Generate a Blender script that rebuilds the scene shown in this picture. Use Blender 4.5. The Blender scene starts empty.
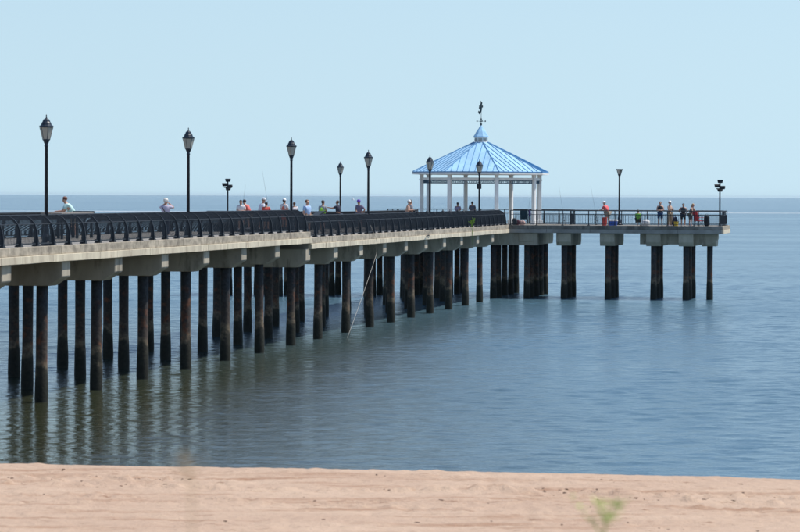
import bpy, bmesh, math, random
from mathutils import Vector, Matrix, noise

# ------------------------------------------------------------------ camera, sky, sun, exposure
S = bpy.context.scene
C = bpy.context.collection
R = math.radians
FPX, CX, W0 = 3300.0, 400.0, 800.0          # focal length in photo pixels
HCAM = 7.5
XV = 935.0                                  # vanishing point of the pier direction
TH = math.atan((XV - CX) / FPX)
CT, ST = math.cos(TH), math.sin(TH)

cam_d = bpy.data.cameras.new('camera')
cam = bpy.data.objects.new('camera', cam_d); C.objects.link(cam)
cam_d.sensor_width = 36.0
cam_d.lens = FPX / W0 * 36.0
cam_d.clip_end = 80000.0
cam_d.clip_start = 0.5
cam.location = (0, 0, HCAM)
cam.rotation_mode = 'XYZ'
PITCH = math.atan(70.6 / FPX)
ROLL = R(0.25)
cam.matrix_world = Matrix.Translation((0, 0, HCAM)) @ Matrix.Rotation(R(90) - PITCH, 4, 'X') @ Matrix.Rotation(ROLL, 4, 'Z')
cam_d.dof.use_dof = True
cam_d.dof.focus_distance = 190.0
cam_d.dof.aperture_fstop = 3.2
S.camera = cam

SUN_EL, SUN_AZ = R(62), R(80)               # azimuth measured clockwise from +Y (seaward)
world = bpy.data.worlds.new('World'); S.world = world; world.use_nodes = True
wn = world.node_tree
for n in list(wn.nodes): wn.nodes.remove(n)
sky = wn.nodes.new('ShaderNodeTexSky'); sky.sky_type = 'NISHITA'; sky.sun_disc = False
sky.sun_elevation = SUN_EL; sky.sun_rotation = SUN_AZ
sky.altitude = 0; sky.air_density = 1.0; sky.dust_density = 0.3; sky.ozone_density = 2.0
bg = wn.nodes.new('ShaderNodeBackground'); bg.inputs['Strength'].default_value = 0.141
wo = wn.nodes.new('ShaderNodeOutputWorld')
# hazy summer air: the lowest few degrees of sky all round keep the colour of the sky just above them
tc = wn.nodes.new('ShaderNodeTexCoord'); sx_ = wn.nodes.new('ShaderNodeSeparateXYZ'); cx_ = wn.nodes.new('ShaderNodeCombineXYZ')
wn.links.new(tc.outputs['Generated'], sx_.inputs[0]); wn.links.new(sx_.outputs[0], cx_.inputs[0]); wn.links.new(sx_.outputs[1], cx_.inputs[1])
def wmath(op, a, b):
    n = wn.nodes.new('ShaderNodeMath'); n.operation = op
    for i, v in enumerate((a, b)):
        if isinstance(v, (int, float)): n.inputs[i].default_value = v
        else: wn.links.new(v, n.inputs[i])
    return n.outputs[0]
az = wmath('ABSOLUTE', sx_.outputs[2], 0)
zz = wmath('POWER', wmath('ADD', wmath('POWER', az, 3.0), 0.095 ** 3), 1 / 3)
wn.links.new(zz, cx_.inputs[2]); wn.links.new(cx_.outputs[0], sky.inputs[0])
wn.links.new(sky.outputs[0], bg.inputs[0]); wn.links.new(bg.outputs[0], wo.inputs[0])

sl = bpy.data.lights.new('sun', 'SUN'); sl.energy = 4.8; sl.angle = R(0.5); sl.color = (1.0, 0.95, 0.87)
sun = bpy.data.objects.new('sun', sl); C.objects.link(sun)
sd = Vector((math.sin(SUN_AZ) * math.cos(SUN_EL), math.cos(SUN_AZ) * math.cos(SUN_EL), math.sin(SUN_EL)))
sun.rotation_euler = (-sd).to_track_quat('-Z', 'Y').to_euler()
sun.location = (60, 60, 80)

S.view_settings.view_transform = 'Standard'
S.view_settings.look = 'None'
S.view_settings.exposure = 0.0
S.view_settings.gamma = 1.0
S.view_settings.use_curve_mapping = False

random.seed(7)
HAZE = 1.6e-5

# ------------------------------------------------------------------ frames
LC = 34.4                                   # lateral distance of the pier's centre line
ORG = Vector((-LC * CT, LC * ST, 0.0))
def world_of(x, y, z):                      # pier frame: x right, y seaward
    return Vector((ORG.x + x * CT + y * ST, ORG.y - x * ST + y * CT, z))
def y_at(px, x):                            # pier-frame y of photo column px at lateral x
    L = LC - x
    Y = FPX * L / CT / (XV - px)
    return (Y - L * ST) / CT
def x_at(px, y):                            # pier-frame x of photo column px at pier-frame y
    k = (XV - px) * CT / FPX
    return LC - k * y * CT / (1 - k * ST)

# ------------------------------------------------------------------ mesh helpers
class MB:
    def __init__(s): s.v = []; s.f = []
    def add(s, vs, fs):
        o = len(s.v); s.v += [tuple(p) for p in vs]; s.f += [tuple(i + o for i in f) for f in fs]; return s
    def box(s, x0, x1, y0, y1, z0, z1):
        return s.add([(x0,y0,z0),(x1,y0,z0),(x1,y1,z0),(x0,y1,z0),(x0,y0,z1),(x1,y0,z1),(x1,y1,z1),(x0,y1,z1)],
                     [(0,3,2,1),(4,5,6,7),(0,1,5,4),(1,2,6,5),(2,3,7,6),(3,0,4,7)])
    def lathe(s, prof, n=12, cx=0, cy=0, rot=0, wob=0.0, rng=None):
        vs = []; fs = []
        for (r, z) in prof:
            for i in range(n):
                a = rot + 2 * math.pi * i / n
                q = r * (1 + (rng.uniform(-wob, wob) if rng else 0))
                vs.append((cx + q * math.cos(a), cy + q * math.sin(a), z))
        m = len(prof)
        for j in range(m - 1):
            for i in range(n):
                k = (i + 1) % n
                fs.append((j*n+i, j*n+k, (j+1)*n+k, (j+1)*n+i))
        fs.append(tuple(reversed(range(n)))); fs.append(tuple((m-1)*n+i for i in range(n)))
        return s.add(vs, fs)
    def tube(s, pts, rad, n=6, flat=None):
        pts = [Vector(p) for p in pts]; vs = []; fs = []
        for i, p in enumerate(pts):
            t = (pts[min(i+1, len(pts)-1)] - pts[max(i-1, 0)]).normalized()
            up = Vector((0,0,1)) if abs(t.z) < 0.9 else Vector((0,1,0))
            a = t.cross(up).normalized(); b = a.cross(t).normalized()
            r = rad[i] if isinstance(rad, (list, tuple)) else rad
            for k in range(n):
                an = 2*math.pi*(k+.5)/n
                vs.append(p + a * r * math.cos(an) + b * r * math.sin(an))
        m = len(pts)
        for j in range(m-1):
            for i in range(n):
                k = (i+1) % n
                fs.append((j*n+i, j*n+k, (j+1)*n+k, (j+1)*n+i))
        fs.append(tuple(reversed(range(n)))); fs.append(tuple((m-1)*n+i for i in range(n)))
        return s.add(vs, fs)
    def prism(s, poly, axis, a0, a1):       # polygon extruded along an axis ('x': poly=(y,z), 'y': (x,z), 'z': (x,y))
        n = len(poly); vs = []
        for a in (a0, a1):
            for (p, q) in poly:
                vs.append({'x': (a,p,q), 'y': (p,a,q), 'z': (p,q,a)}[axis])
        fs = [tuple(range(n)), tuple(reversed(range(n, 2*n)))]
        for i in range(n):
            k = (i+1) % n; fs.append((i, n+i, n+k, k))
        return s.add(vs, fs)
    def ellipsoid(s, c, r, n=10, m=7):
        prof = []
        vs = []; fs = []
        for j in range(1, m):
            ph = math.pi * j / m
            for i in range(n):
                a = 2*math.pi*i/n
                vs.append((c[0]+r[0]*math.sin(ph)*math.cos(a), c[1]+r[1]*math.sin(ph)*math.sin(a), c[2]+r[2]*math.cos(ph)))
        t = len(vs); vs.append((c[0],c[1],c[2]+r[2])); vs.append((c[0],c[1],c[2]-r[2]))
        for j in range(m-2):
            for i in range(n):
                k = (i+1)%n; fs.append((j*n+i, (j+1)*n+i, (j+1)*n+k, j*n+k))
        for i in range(n):
            k = (i+1)%n; fs.append((t, i, k)); fs.append((t+1, (m-2)*n+k, (m-2)*n+i))
        return s.add(vs, fs)
    def mesh(s, name, mat, smooth=False, bevel=0):
        me = bpy.data.meshes.new(name); me.from_pydata(s.v, [], s.f); me.validate()
        bm = bmesh.new(); bm.from_mesh(me)
        bmesh.ops.recalc_face_normals(bm, faces=bm.faces)
        if bevel:
            bmesh.ops.bevel(bm, geom=list(bm.edges), offset=bevel, segments=1, affect='EDGES', profile=0.5)
        bm.to_mesh(me); bm.free()
        if smooth:
            me.shade_smooth()
            for p in me.polygons:
                if len(p.vertices) > 4: p.use_smooth = False
        if mat: me.materials.append(mat)
        return me
    def build(s, name, mat, parent=None, smooth=False, bevel=0):
        return link(name, s.mesh(name, mat, smooth, bevel), parent)

def link(name, me, parent=None, loc=None):
    o = bpy.data.objects.new(name, me); C.objects.link(o)
    if parent: o.parent = parent
    if loc is not None: o.location = loc
    return o
def tag(o, label=None, cat=None, group=None, kind=None):
    if label: o['label'] = label
    if cat: o['category'] = cat
    if group: o['group'] = group
    if kind: o['kind'] = kind
    return o
def thing(name, loc, rz, label, cat, group=None):
    o = bpy.data.objects.new(name, None); C.objects.link(o)
    o.location = loc; o.rotation_euler = (0, 0, rz); o.empty_display_size = 0.3
    return tag(o, label, cat, group)
def copy_tree(o, parent=None):
    c = o.copy(); C.objects.link(c); c.parent = parent
    for ch in o.children: copy_tree(ch, c)
    return c

# ------------------------------------------------------------------ materials
def mat(name, col, rough=0.6, metal=0.0, var=0.25, scale=3.0, bump=0.0, bscale=None, rnd=0.0, col2=None, stretch=None, spec=0.5, stain=None):
    m = bpy.data.materials.new(name); m.use_nodes = True
    nt = m.node_tree; N = nt.nodes; Lk = nt.links
    b = N['Principled BSDF']
    b.inputs['Roughness'].default_value = rough; b.inputs['Metallic'].default_value = metal
    b.inputs['Specular IOR Level'].default_value = spec
    g = N.new('ShaderNodeNewGeometry')
    vec = g.outputs['Position']
    if stretch:
        mp = N.new('ShaderNodeMapping'); mp.inputs['Scale'].default_value = stretch
        Lk.new(vec, mp.inputs[0]); vec = mp.outputs[0]
    nz = N.new('ShaderNodeTexNoise'); nz.inputs['Scale'].default_value = scale; nz.inputs['Detail'].default_value = 6; nz.inputs['Roughness'].default_value = 0.62
    Lk.new(vec, nz.inputs['Vector'])
    mr = N.new('ShaderNodeMapRange'); mr.inputs[1].default_value = 0.33; mr.inputs[2].default_value = 0.67
    Lk.new(nz.outputs[0], mr.inputs[0])
    mx = N.new('ShaderNodeMix'); mx.data_type = 'RGBA'
    Lk.new(mr.outputs[0], mx.inputs[0])
    c2 = col2 if col2 else tuple(c * (1 - var) for c in col)
    c1 = col if col2 else tuple(min(1, c * (1 + var * 0.6)) for c in col)
    mx.inputs[6].default_value = (*c1, 1); mx.inputs[7].default_value = (*c2, 1)
    out = mx.outputs[2]
    if rnd:
        oi = N.new('ShaderNodeObjectInfo')
        m2 = N.new('ShaderNodeMapRange'); m2.inputs[3].default_value = 1 - rnd; m2.inputs[4].default_value = 1 + rnd
        Lk.new(oi.outputs['Random'], m2.inputs[0])
        vm = N.new('ShaderNodeVectorMath'); vm.operation = 'SCALE'
        Lk.new(out, vm.inputs[0]); Lk.new(m2.outputs[0], vm.inputs['Scale']); out = vm.outputs[0]
    if stain:                               # weather runs: narrow, tall streaks of another tone
        sm2 = N.new('ShaderNodeMapping'); sm2.inputs['Scale'].default_value = (1, 1, stain[3]); Lk.new(g.outputs['Position'], sm2.inputs[0])
        sn = N.new('ShaderNodeTexNoise'); sn.inputs['Scale'].default_value = stain[1]; sn.inputs['Detail'].default_value = 5; sn.inputs['Roughness'].default_value = 0.7
        Lk.new(sm2.outputs[0], sn.inputs['Vector'])
        sr = N.new('ShaderNodeMapRange'); sr.inputs[1].default_value = stain[2]; sr.inputs[2].default_value = stain[2] + .12; sr.inputs[4].default_value = 0.75; Lk.new(sn.outputs[0], sr.inputs[0])
        sx2 = N.new('ShaderNodeMix'); sx2.data_type = 'RGBA'; Lk.new(sr.outputs[0], sx2.inputs[0]); Lk.new(out, sx2.inputs[6]); sx2.inputs[7].default_value = (*stain[0], 1); out = sx2.outputs[2]
    Lk.new(out, b.inputs['Base Color'])
    if bump:
        n2 = N.new('ShaderNodeTexNoise'); n2.inputs['Scale'].default_value = bscale or scale * 5; n2.inputs['Detail'].default_value = 4
        Lk.new(vec, n2.inputs['Vector'])
        bp = N.new('ShaderNodeBump'); bp.inputs['Strength'].default_value = 0.6; bp.inputs['Distance'].default_value = bump
        Lk.new(n2.outputs[0], bp.inputs['Height']); Lk.new(bp.outputs[0], b.inputs['Normal'])
    return m

M = {}
M['curb'] = mat('weathered_concrete', (0.40, 0.345, 0.265), 0.9, var=0.45, scale=1.6, bump=0.01, rnd=0.12, stretch=(1,1,2.0), stain=((0.17,0.14,0.11), 2.2, .54, .35))
M['ledge'] = mat('pale_concrete_ledge', (0.72, 0.64, 0.48), 0.85, col2=(0.50,0.43,0.32), scale=1.3, bump=0.008, rnd=0.09, stretch=(1,1,.4), stain=((0.30,0.22,0.14), 1.8, .57, .3))
M['slab'] = mat('slab_concrete', (0.30, 0.28, 0.25), 0.9, var=0.35, scale=0.8, bump=0.01)
M['tcurb'] = mat('dark_stained_concrete', (0.22, 0.20, 0.17), 0.9, var=0.45, scale=1.2, bump=0.01, rnd=0.15, stain=((0.08,0.075,0.065), 1.6, .52, .3))
M['cap'] = mat('cap_concrete', (0.50, 0.44, 0.34), 0.9, col2=(0.31,0.27,0.205), scale=0.9, bump=0.01, rnd=0.08, stretch=(1,1,.35), stain=((0.14,0.12,0.09), 1.5, .55, .25))
M['rail'] = mat('navy_black_paint', (0.012, 0.020, 0.030), 0.7, var=0.4, scale=4)
M['lampmetal'] = mat('lamp_black_metal', (0.009, 0.018, 0.034), 0.4, var=0.3, scale=6)
M['white'] = mat('white_painted_wood', (0.84, 0.83, 0.80), 0.6, var=0.08, scale=2)
M['frieze'] = mat('blue_lattice_paint', (0.06, 0.13, 0.20), 0.5, var=0.2, scale=3)
M['roof'] = mat('light_blue_roof_metal', (0.34, 0.57, 0.78), 0.75, metal=0.0, var=0.16, scale=0.9, rnd=0.06, spec=0.2, stain=((0.24,0.43,0.61), 1.3, .55, 1.0))
M['seam'] = mat('blue_seam_metal', (0.11, 0.27, 0.47), 0.7, var=0.15, scale=2, spec=0.2)
M['bronze'] = mat('dark_verdigris', (0.035, 0.06, 0.07), 0.6, var=0.3, scale=5)
M['floodmetal'] = mat('floodlight_black', (0.012, 0.016, 0.022), 0.5, var=0.2, scale=5)
M['wood'] = mat('grey_timber', (0.22, 0.20, 0.18), 0.8, var=0.3, scale=4)
M['rope'] = mat('pale_rope', (0.42, 0.40, 0.36), 0.9, var=0.2, scale=9)
M['boat'] = mat('boat_white', (0.8, 0.8, 0.8), 0.4, var=0.05)
def simple(name, col, rough=0.8, var=0.18):
    if name not in M: M[name] = mat(name, col, rough, var=var, scale=9)
    return M[name]

def lamp_glass_mat():
    m = bpy.data.materials.new('frosted_lamp_glass'); m.use_nodes = True
    nt = m.node_tree; b = nt.nodes['Principled BSDF']
    b.inputs['Base Color'].default_value = (0.62, 0.58, 0.50, 1); b.inputs['Roughness'].default_value = 0.35
    b.inputs['Transmission Weight'].default_value = 0.35
    nz = nt.nodes.new('ShaderNodeTexNoise'); nz.inputs['Scale'].default_value = 7
    rp = nt.nodes.new('ShaderNodeMapRange'); rp.inputs[3].default_value = .3; rp.inputs[4].default_value = .6
    nt.links.new(nz.outputs[0], rp.inputs[0]); nt.links.new(rp.outputs[0], b.inputs['Roughness'])
    return m
M['lampglass'] = lamp_glass_mat()

def pile_mat():
    m = bpy.data.materials.new('rusty_marine_pile'); m.use_nodes = True
    nt = m.node_tree; N = nt.nodes; Lk = nt.links; b = N['Principled BSDF']
    b.inputs['Roughness'].default_value = 0.85
    g = N.new('ShaderNodeNewGeometry'); oi = N.new('ShaderNodeObjectInfo')
    add = N.new('ShaderNodeVectorMath'); add.operation = 'ADD'
    sc = N.new('ShaderNodeVectorMath'); sc.operation = 'SCALE'; sc.inputs['Scale'].default_value = 1.0
    cmb = N.new('ShaderNodeCombineXYZ')
    mul = N.new('ShaderNodeMath'); mul.operation = 'MULTIPLY'; mul.inputs[1].default_value = 37.0
    Lk.new(oi.outputs['Random'], mul.inputs[0]); Lk.new(mul.outputs[0], cmb.inputs[2])
    Lk.new(g.outputs['Position'], add.inputs[0]); Lk.new(cmb.outputs[0], add.inputs[1])
    nz = N.new('ShaderNodeTexNoise'); nz.inputs['Scale'].default_value = 1.7; nz.inputs['Detail'].default_value = 6
    Lk.new(add.outputs[0], nz.inputs['Vector'])
    sep = N.new('ShaderNodeSeparateXYZ'); Lk.new(g.outputs['Position'], sep.inputs[0])
    w = N.new('ShaderNodeMath'); w.operation = 'MULTIPLY_ADD'; w.inputs[1].default_value = 1.6; w.inputs[2].default_value = -0.8
    Lk.new(nz.outputs[0], w.inputs[0])
    h = N.new('ShaderNodeMath'); h.operation = 'ADD'; Lk.new(sep.outputs['Z'], h.inputs[0]); Lk.new(w.outputs[0], h.inputs[1])
    mr = N.new('ShaderNodeMapRange'); mr.inputs[1].default_value = -1; mr.inputs[2].default_value = 6
    Lk.new(h.outputs[0], mr.inputs[0])
    cr = N.new('ShaderNodeValToRGB'); Lk.new(mr.outputs[0], cr.inputs[0])
    e = cr.color_ramp.elements
    def z(v): return (v + 1) / 7
    e[0].position = 0; e[0].color = (0.016, 0.018, 0.010, 1)
    e[1].position = 1; e[1].color = (0.050, 0.058, 0.066, 1)
    for p, c in ((z(0.7), (0.022,0.024,0.014,1)), (z(1.15), (0.05,0.045,0.03,1)), (z(1.4), (0.26,0.20,0.13,1)), (z(1.7), (0.10,0.075,0.06,1)), (z(2.6), (0.075,0.06,0.052,1)), (z(3.4), (0.042,0.048,0.055,1))):
        el = e.new(p); el.color = c
    # rust breaks out in patches of the splash zone
    r1 = N.new('ShaderNodeTexNoise'); r1.inputs['Scale'].default_value = 2.6; r1.inputs['Detail'].default_value = 5; Lk.new(add.outputs[0], r1.inputs['Vector'])
    rm_ = N.new('ShaderNodeMapRange'); rm_.inputs[1].default_value = .53; rm_.inputs[2].default_value = .70; Lk.new(r1.outputs[0], rm_.inputs[0])
    zr = N.new('ShaderNodeValToRGB'); Lk.new(mr.outputs[0], zr.inputs[0]); ze = zr.color_ramp.elements
    ze[0].position = z(1.2); ze[0].color = (0,0,0,1); ze[1].position = z(4.2); ze[1].color = (0,0,0,1)
    q_ = ze.new(z(1.6)); q_.color = (1,1,1,1); q_ = ze.new(z(2.8)); q_.color = (.75,.75,.75,1)
    rmul = N.new('ShaderNodeMath'); rmul.operation = 'MULTIPLY'; Lk.new(rm_.outputs[0], rmul.inputs[0]); Lk.new(zr.outputs[0], rmul.inputs[1])
    rmx = N.new('ShaderNodeMix'); rmx.data_type = 'RGBA'; Lk.new(rmul.outputs[0], rmx.inputs[0]); Lk.new(cr.outputs[0], rmx.inputs[6]); rmx.inputs[7].default_value = (0.26, 0.085, 0.035, 1)
    cr = rmx
    n3 = N.new('ShaderNodeTexNoise'); n3.inputs['Scale'].default_value = 9; n3.inputs['Detail'].default_value = 5
    Lk.new(add.outputs[0], n3.inputs['Vector'])
    vm = N.new('ShaderNodeVectorMath'); vm.operation = 'SCALE'
    m3 = N.new('ShaderNodeMapRange'); m3.inputs[1].default_value = .3; m3.inputs[2].default_value = .7; m3.inputs[3].default_value = 0.34; m3.inputs[4].default_value = 0.85
    Lk.new(n3.outputs[0], m3.inputs[0]); Lk.new(cr.outputs[2], vm.inputs[0]); Lk.new(m3.outputs[0], vm.inputs['Scale'])
    Lk.new(vm.outputs[0], b.inputs['Base Color'])
    bp = N.new('ShaderNodeBump'); bp.inputs['Distance'].default_value = 0.03; bp.inputs['Strength'].default_value = 0.7
    Lk.new(n3.outputs[0], bp.inputs['Height']); Lk.new(bp.outputs[0], b.inputs['Normal'])
    return m
M['pile'] = pile_mat()

def water_mat():
    m = bpy.data.materials.new('sea_water'); m.use_nodes = True
    nt = m.node_tree; N = nt.nodes; Lk = nt.links; b = N['Principled BSDF']
    b.inputs['Base Color'].default_value = (0.050, 0.095, 0.105, 1)
    b.inputs['Roughness'].default_value = 0.20; b.inputs['IOR'].default_value = 1.333
    g = N.new('ShaderNodeNewGeometry')
    def wave(scale, stretch, rot, detail, rough=0.5, dist=0.0):
        mp = N.new('ShaderNodeMapping'); mp.inputs['Scale'].default_value = stretch; mp.inputs['Rotation'].default_value = (0, 0, rot)
        Lk.new(g.outputs['Position'], mp.inputs[0])
        t = N.new('ShaderNodeTexNoise'); t.inputs['Scale'].default_value = scale; t.inputs['Detail'].default_value = detail
        t.inputs['Roughness'].default_value = rough; t.inputs['Distortion'].default_value = dist
        Lk.new(mp.outputs[0], t.inputs['Vector']); return t.outputs[0]
    def math2(op, a, bb):
        n = N.new('ShaderNodeMath'); n.operation = op
        for i, v in enumerate((a, bb)):
            if isinstance(v, (int, float)): n.inputs[i].default_value = v
            else: Lk.new(v, n.inputs[i])
        return n.outputs[0]
    w1 = wave(0.75, (0.40, 1, 1), R(-12), 3, 0.55, 0.5)     # wavelets, where the mesh no longer carries them
    w2 = wave(3.0, (0.55, 1, 1), R(14), 4, 0.6, 0.4)        # fine chop
    patch = wave(0.030, (0.22, 1, 1), R(4), 4, 0.6)         # wind patches
    pm = N.new('ShaderNodeMapRange'); pm.inputs[1].default_value = .35; pm.inputs[2].default_value = .65; pm.inputs[3].default_value = .85; pm.inputs[4].default_value = 1.12
    Lk.new(patch, pm.inputs[0])
    sy = N.new('ShaderNodeSeparateXYZ'); Lk.new(g.outputs['Position'], sy.inputs[0])
    fm_ = N.new('ShaderNodeMapRange'); fm_.inputs[1].default_value = 300; fm_.inputs[2].default_value = 600; fm_.inputs[3].default_value = 0.0; fm_.inputs[4].default_value = 0.30; Lk.new(sy.outputs['Y'], fm_.inputs[0])
    h = math2('ADD', math2('MULTIPLY', w1, fm_.outputs[0]), math2('MULTIPLY', w2, 0.075))
    h = math2('MULTIPLY', h, pm.outputs[0])
    rr = N.new('ShaderNodeMapRange'); rr.inputs[1].default_value = .35; rr.inputs[2].default_value = .65; rr.inputs[3].default_value = .15; rr.inputs[4].default_value = .20
    Lk.new(patch, rr.inputs[0])
    cy = N.new('ShaderNodeMapRange'); cy.inputs[1].default_value = 180; cy.inputs[2].default_value = 100; Lk.new(sy.outputs['Y'], cy.inputs[0])
    cx2 = N.new('ShaderNodeMapRange'); cx2.inputs[1].default_value = 6; cx2.inputs[2].default_value = -10; Lk.new(sy.outputs['X'], cx2.inputs[0])
    calm = math2('SUBTRACT', 1.0, math2('MULTIPLY', math2('MULTIPLY', cy.outputs[0], cx2.outputs[0]), 0.55))
    h = math2('MULTIPLY', h, calm)
    Lk.new(math2('MULTIPLY', rr.outputs[0], calm), b.inputs['Roughness'])
    # turbid olive shallows with the pier's shade and reflection painted in, bluer farther out
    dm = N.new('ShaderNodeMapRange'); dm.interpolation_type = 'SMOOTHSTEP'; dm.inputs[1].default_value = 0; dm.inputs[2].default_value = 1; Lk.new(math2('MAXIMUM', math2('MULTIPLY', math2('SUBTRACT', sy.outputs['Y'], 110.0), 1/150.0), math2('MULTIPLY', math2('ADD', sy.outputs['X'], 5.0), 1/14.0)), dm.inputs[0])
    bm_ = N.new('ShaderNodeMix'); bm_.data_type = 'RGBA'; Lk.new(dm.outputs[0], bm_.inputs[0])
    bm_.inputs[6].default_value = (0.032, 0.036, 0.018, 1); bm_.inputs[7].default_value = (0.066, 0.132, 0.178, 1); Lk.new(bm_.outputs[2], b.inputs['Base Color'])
    bp = N.new('ShaderNodeBump'); bp.inputs['Strength'].default_value = 1.0; bp.inputs['Distance'].default_value = 1.0
    Lk.new(h, bp.inputs['Height']); Lk.new(bp.outputs[0], b.inputs['Normal'])
    return m
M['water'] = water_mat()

def sand_mat():
    m = bpy.data.materials.new('beach_sand'); m.use_nodes = True
    nt = m.node_tree; N = nt.nodes; Lk = nt.links; b = N['Principled BSDF']
    b.inputs['Roughness'].default_value = 0.95; b.inputs['Specular IOR Level'].default_value = 0.2
    g = N.new('ShaderNodeNewGeometry')
    def nz(scale, detail, st=(1,1,1)):
        mp = N.new('ShaderNodeMapping'); mp.inputs['Scale'].default_value = st; Lk.new(g.outputs['Position'], mp.inputs[0])
        t = N.new('ShaderNodeTexNoise'); t.inputs['Scale'].default_value = scale; t.inputs['Detail'].default_value = detail; t.inputs['Roughness'].default_value = .65
        Lk.new(mp.outputs[0], t.inputs['Vector']); return t.outputs[0]
    def mix(a, bb, f, lo, hi):
        r = N.new('ShaderNodeMapRange'); r.inputs[1].default_value = lo; r.inputs[2].default_value = hi; Lk.new(f, r.inputs[0])
        x = N.new('ShaderNodeMix'); x.data_type = 'RGBA'; Lk.new(r.outputs[0], x.inputs[0])
        for i, v in ((6, a), (7, bb)):
            if isinstance(v, tuple): x.inputs[i].default_value = (*v, 1)
            else: Lk.new(v, x.inputs[i])
        return x.outputs[2]
    c = mix((0.53,0.39,0.29), (0.46,0.325,0.24), nz(0.35, 5, (0.5,1,1)), .35, .65)
    c = mix(c, (0.32,0.185,0.115), nz(0.9, 7, (0.22,1.2,1)), .52, .72)
    c = mix(c, (0.55,0.41,0.29), nz(5, 4), .55, .8)
    c = mix(c, (0.26,0.155,0.10), nz(3.0, 6, (.45,1,1)), .60, .70)
    sep = N.new('ShaderNodeSeparateXYZ'); Lk.new(g.outputs['Position'], sep.inputs[0])
    wet = N.new('ShaderNodeMapRange'); wet.inputs[1].default_value = 0.45; wet.inputs[2].default_value = 0.1; Lk.new(sep.outputs['Z'], wet.inputs[0])
    x = N.new('ShaderNodeMix'); x.data_type = 'RGBA'; Lk.new(wet.outputs[0], x.inputs[0]); Lk.new(c, x.inputs[6]); x.inputs[7].default_value = (0.20,0.14,0.10,1)
    Lk.new(x.outputs[2], b.inputs['Base Color'])
    bp = N.new('ShaderNodeBump'); bp.inputs['Distance'].default_value = 0.10; bp.inputs['Strength'].default_value = 0.8
    Lk.new(nz(4, 7), bp.inputs['Height']); Lk.new(bp.outputs[0], b.inputs['Normal'])
    return m
M['sand'] = sand_mat()

# ------------------------------------------------------------------ setting: water, beach
import numpy as np
def build_water():
    """one sheet: real wavelets near the pier, flat quads out to the horizon"""
    gx_ = np.arange(-90, 80.01, 0.30); gy_ = np.concatenate([np.arange(80, 170, 0.16), np.arange(170, 290, 0.26), np.arange(290, 620.1, 0.6)])
    X, Y = np.meshgrid(gx_, gy_); Zw = np.zeros_like(X); rs = np.random.RandomState(5)
    n = 80
    lam = 0.50 * (2.6 / 0.50) ** rs.rand(n); dirn = R(-90) + rs.normal(0, 0.55, n); ph = rs.rand(n) * 6.283
    slope = 0.092 * np.sqrt(2.0 / n) * np.where(lam > 1.6, 0.7, 1.0)
    kx, ky = 6.283 / lam * np.cos(dirn), 6.283 / lam * np.sin(dirn)
    env = [0.8 + 0.35 * np.sin(X * a1 + Y * b1 + c1) * np.sin(X * a2 + Y * b2 + c2) for a1, b1, c1, a2, b2, c2 in ((.05, .16, 0, -.03, .31, 1), (.04, -.22, 2, .07, .13, 4), (-.06, .27, 5, .02, .09, 3))]
    for i in range(n):
        # short waves cannot be carried by the coarser far grid
        fade = np.clip((620 - Y) / 300, 0, 1) * np.clip((lam[i] / 0.50 * 150 + 60 - Y) / 60, 0, 1)
        Zw += env[i % 3] * fade * slope[i] * lam[i] / 6.283 * np.sin(kx[i] * X + ky[i] * Y + ph[i] + 0.8 * np.sin(0.11 * X + 0.07 * Y + i))
    calm = np.clip((170 - Y) / 70, 0, 1) * np.clip((6 - X) / 16, 0, 1); calm = calm * calm * (3 - 2 * calm)
    Zw *= 1 - 0.50 * calm
    edge = np.clip((X + 90) / 8, 0, 1) * np.clip((80 - X) / 8, 0, 1) * np.clip((Y - 80) / 3, 0, 1) * np.clip((620 - Y) / 20, 0, 1)
    Zw *= edge
    ny, nx = X.shape
    co = np.stack([X, Y, Zw], -1).reshape(-1, 3)
    I = np.arange(ny * nx).reshape(ny, nx)
    q = np.stack([I[:-1, :-1], I[:-1, 1:], I[1:, 1:], I[1:, :-1]], -1).reshape(-1, 4)
    x0, x1, y0, y1 = gx_[0], gx_[-1], gy_[0], gy_[-1]; B = 30000.0
    ex = np.array([(-B, -1500, 0), (x0, -1500, 0), (x1, -1500, 0), (B, -1500, 0), (-B, y0, 0), (x0, y0, 0), (x1, y0, 0), (B, y0, 0), (-B, y1, 0), (x0, y1, 0), (x1, y1, 0), (B, y1, 0), (-B, B, 0), (x0, B, 0), (x1, B, 0), (B, B, 0)])
    o = len(co); qq = np.array([(o+r*4+c, o+r*4+c+1, o+r*4+c+5, o+r*4+c+4) for r in range(3) for c in range(3) if not (r == 1 and c == 1)])
    co = np.concatenate([co, ex]); q = np.concatenate([q, qq])
    me = bpy.data.meshes.new('water')
    me.vertices.add(len(co)); me.vertices.foreach_set('co', co.ravel())
    me.loops.add(q.size); me.loops.foreach_set('vertex_index', q.ravel())
    me.polygons.add(len(q)); me.polygons.foreach_set('loop_start', np.arange(0, q.size, 4)); me.polygons.foreach_set('use_smooth', np.ones(len(q), bool))
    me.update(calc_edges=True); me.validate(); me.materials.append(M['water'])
    return link('water', me)
tag(build_water(), kind='structure')

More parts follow.
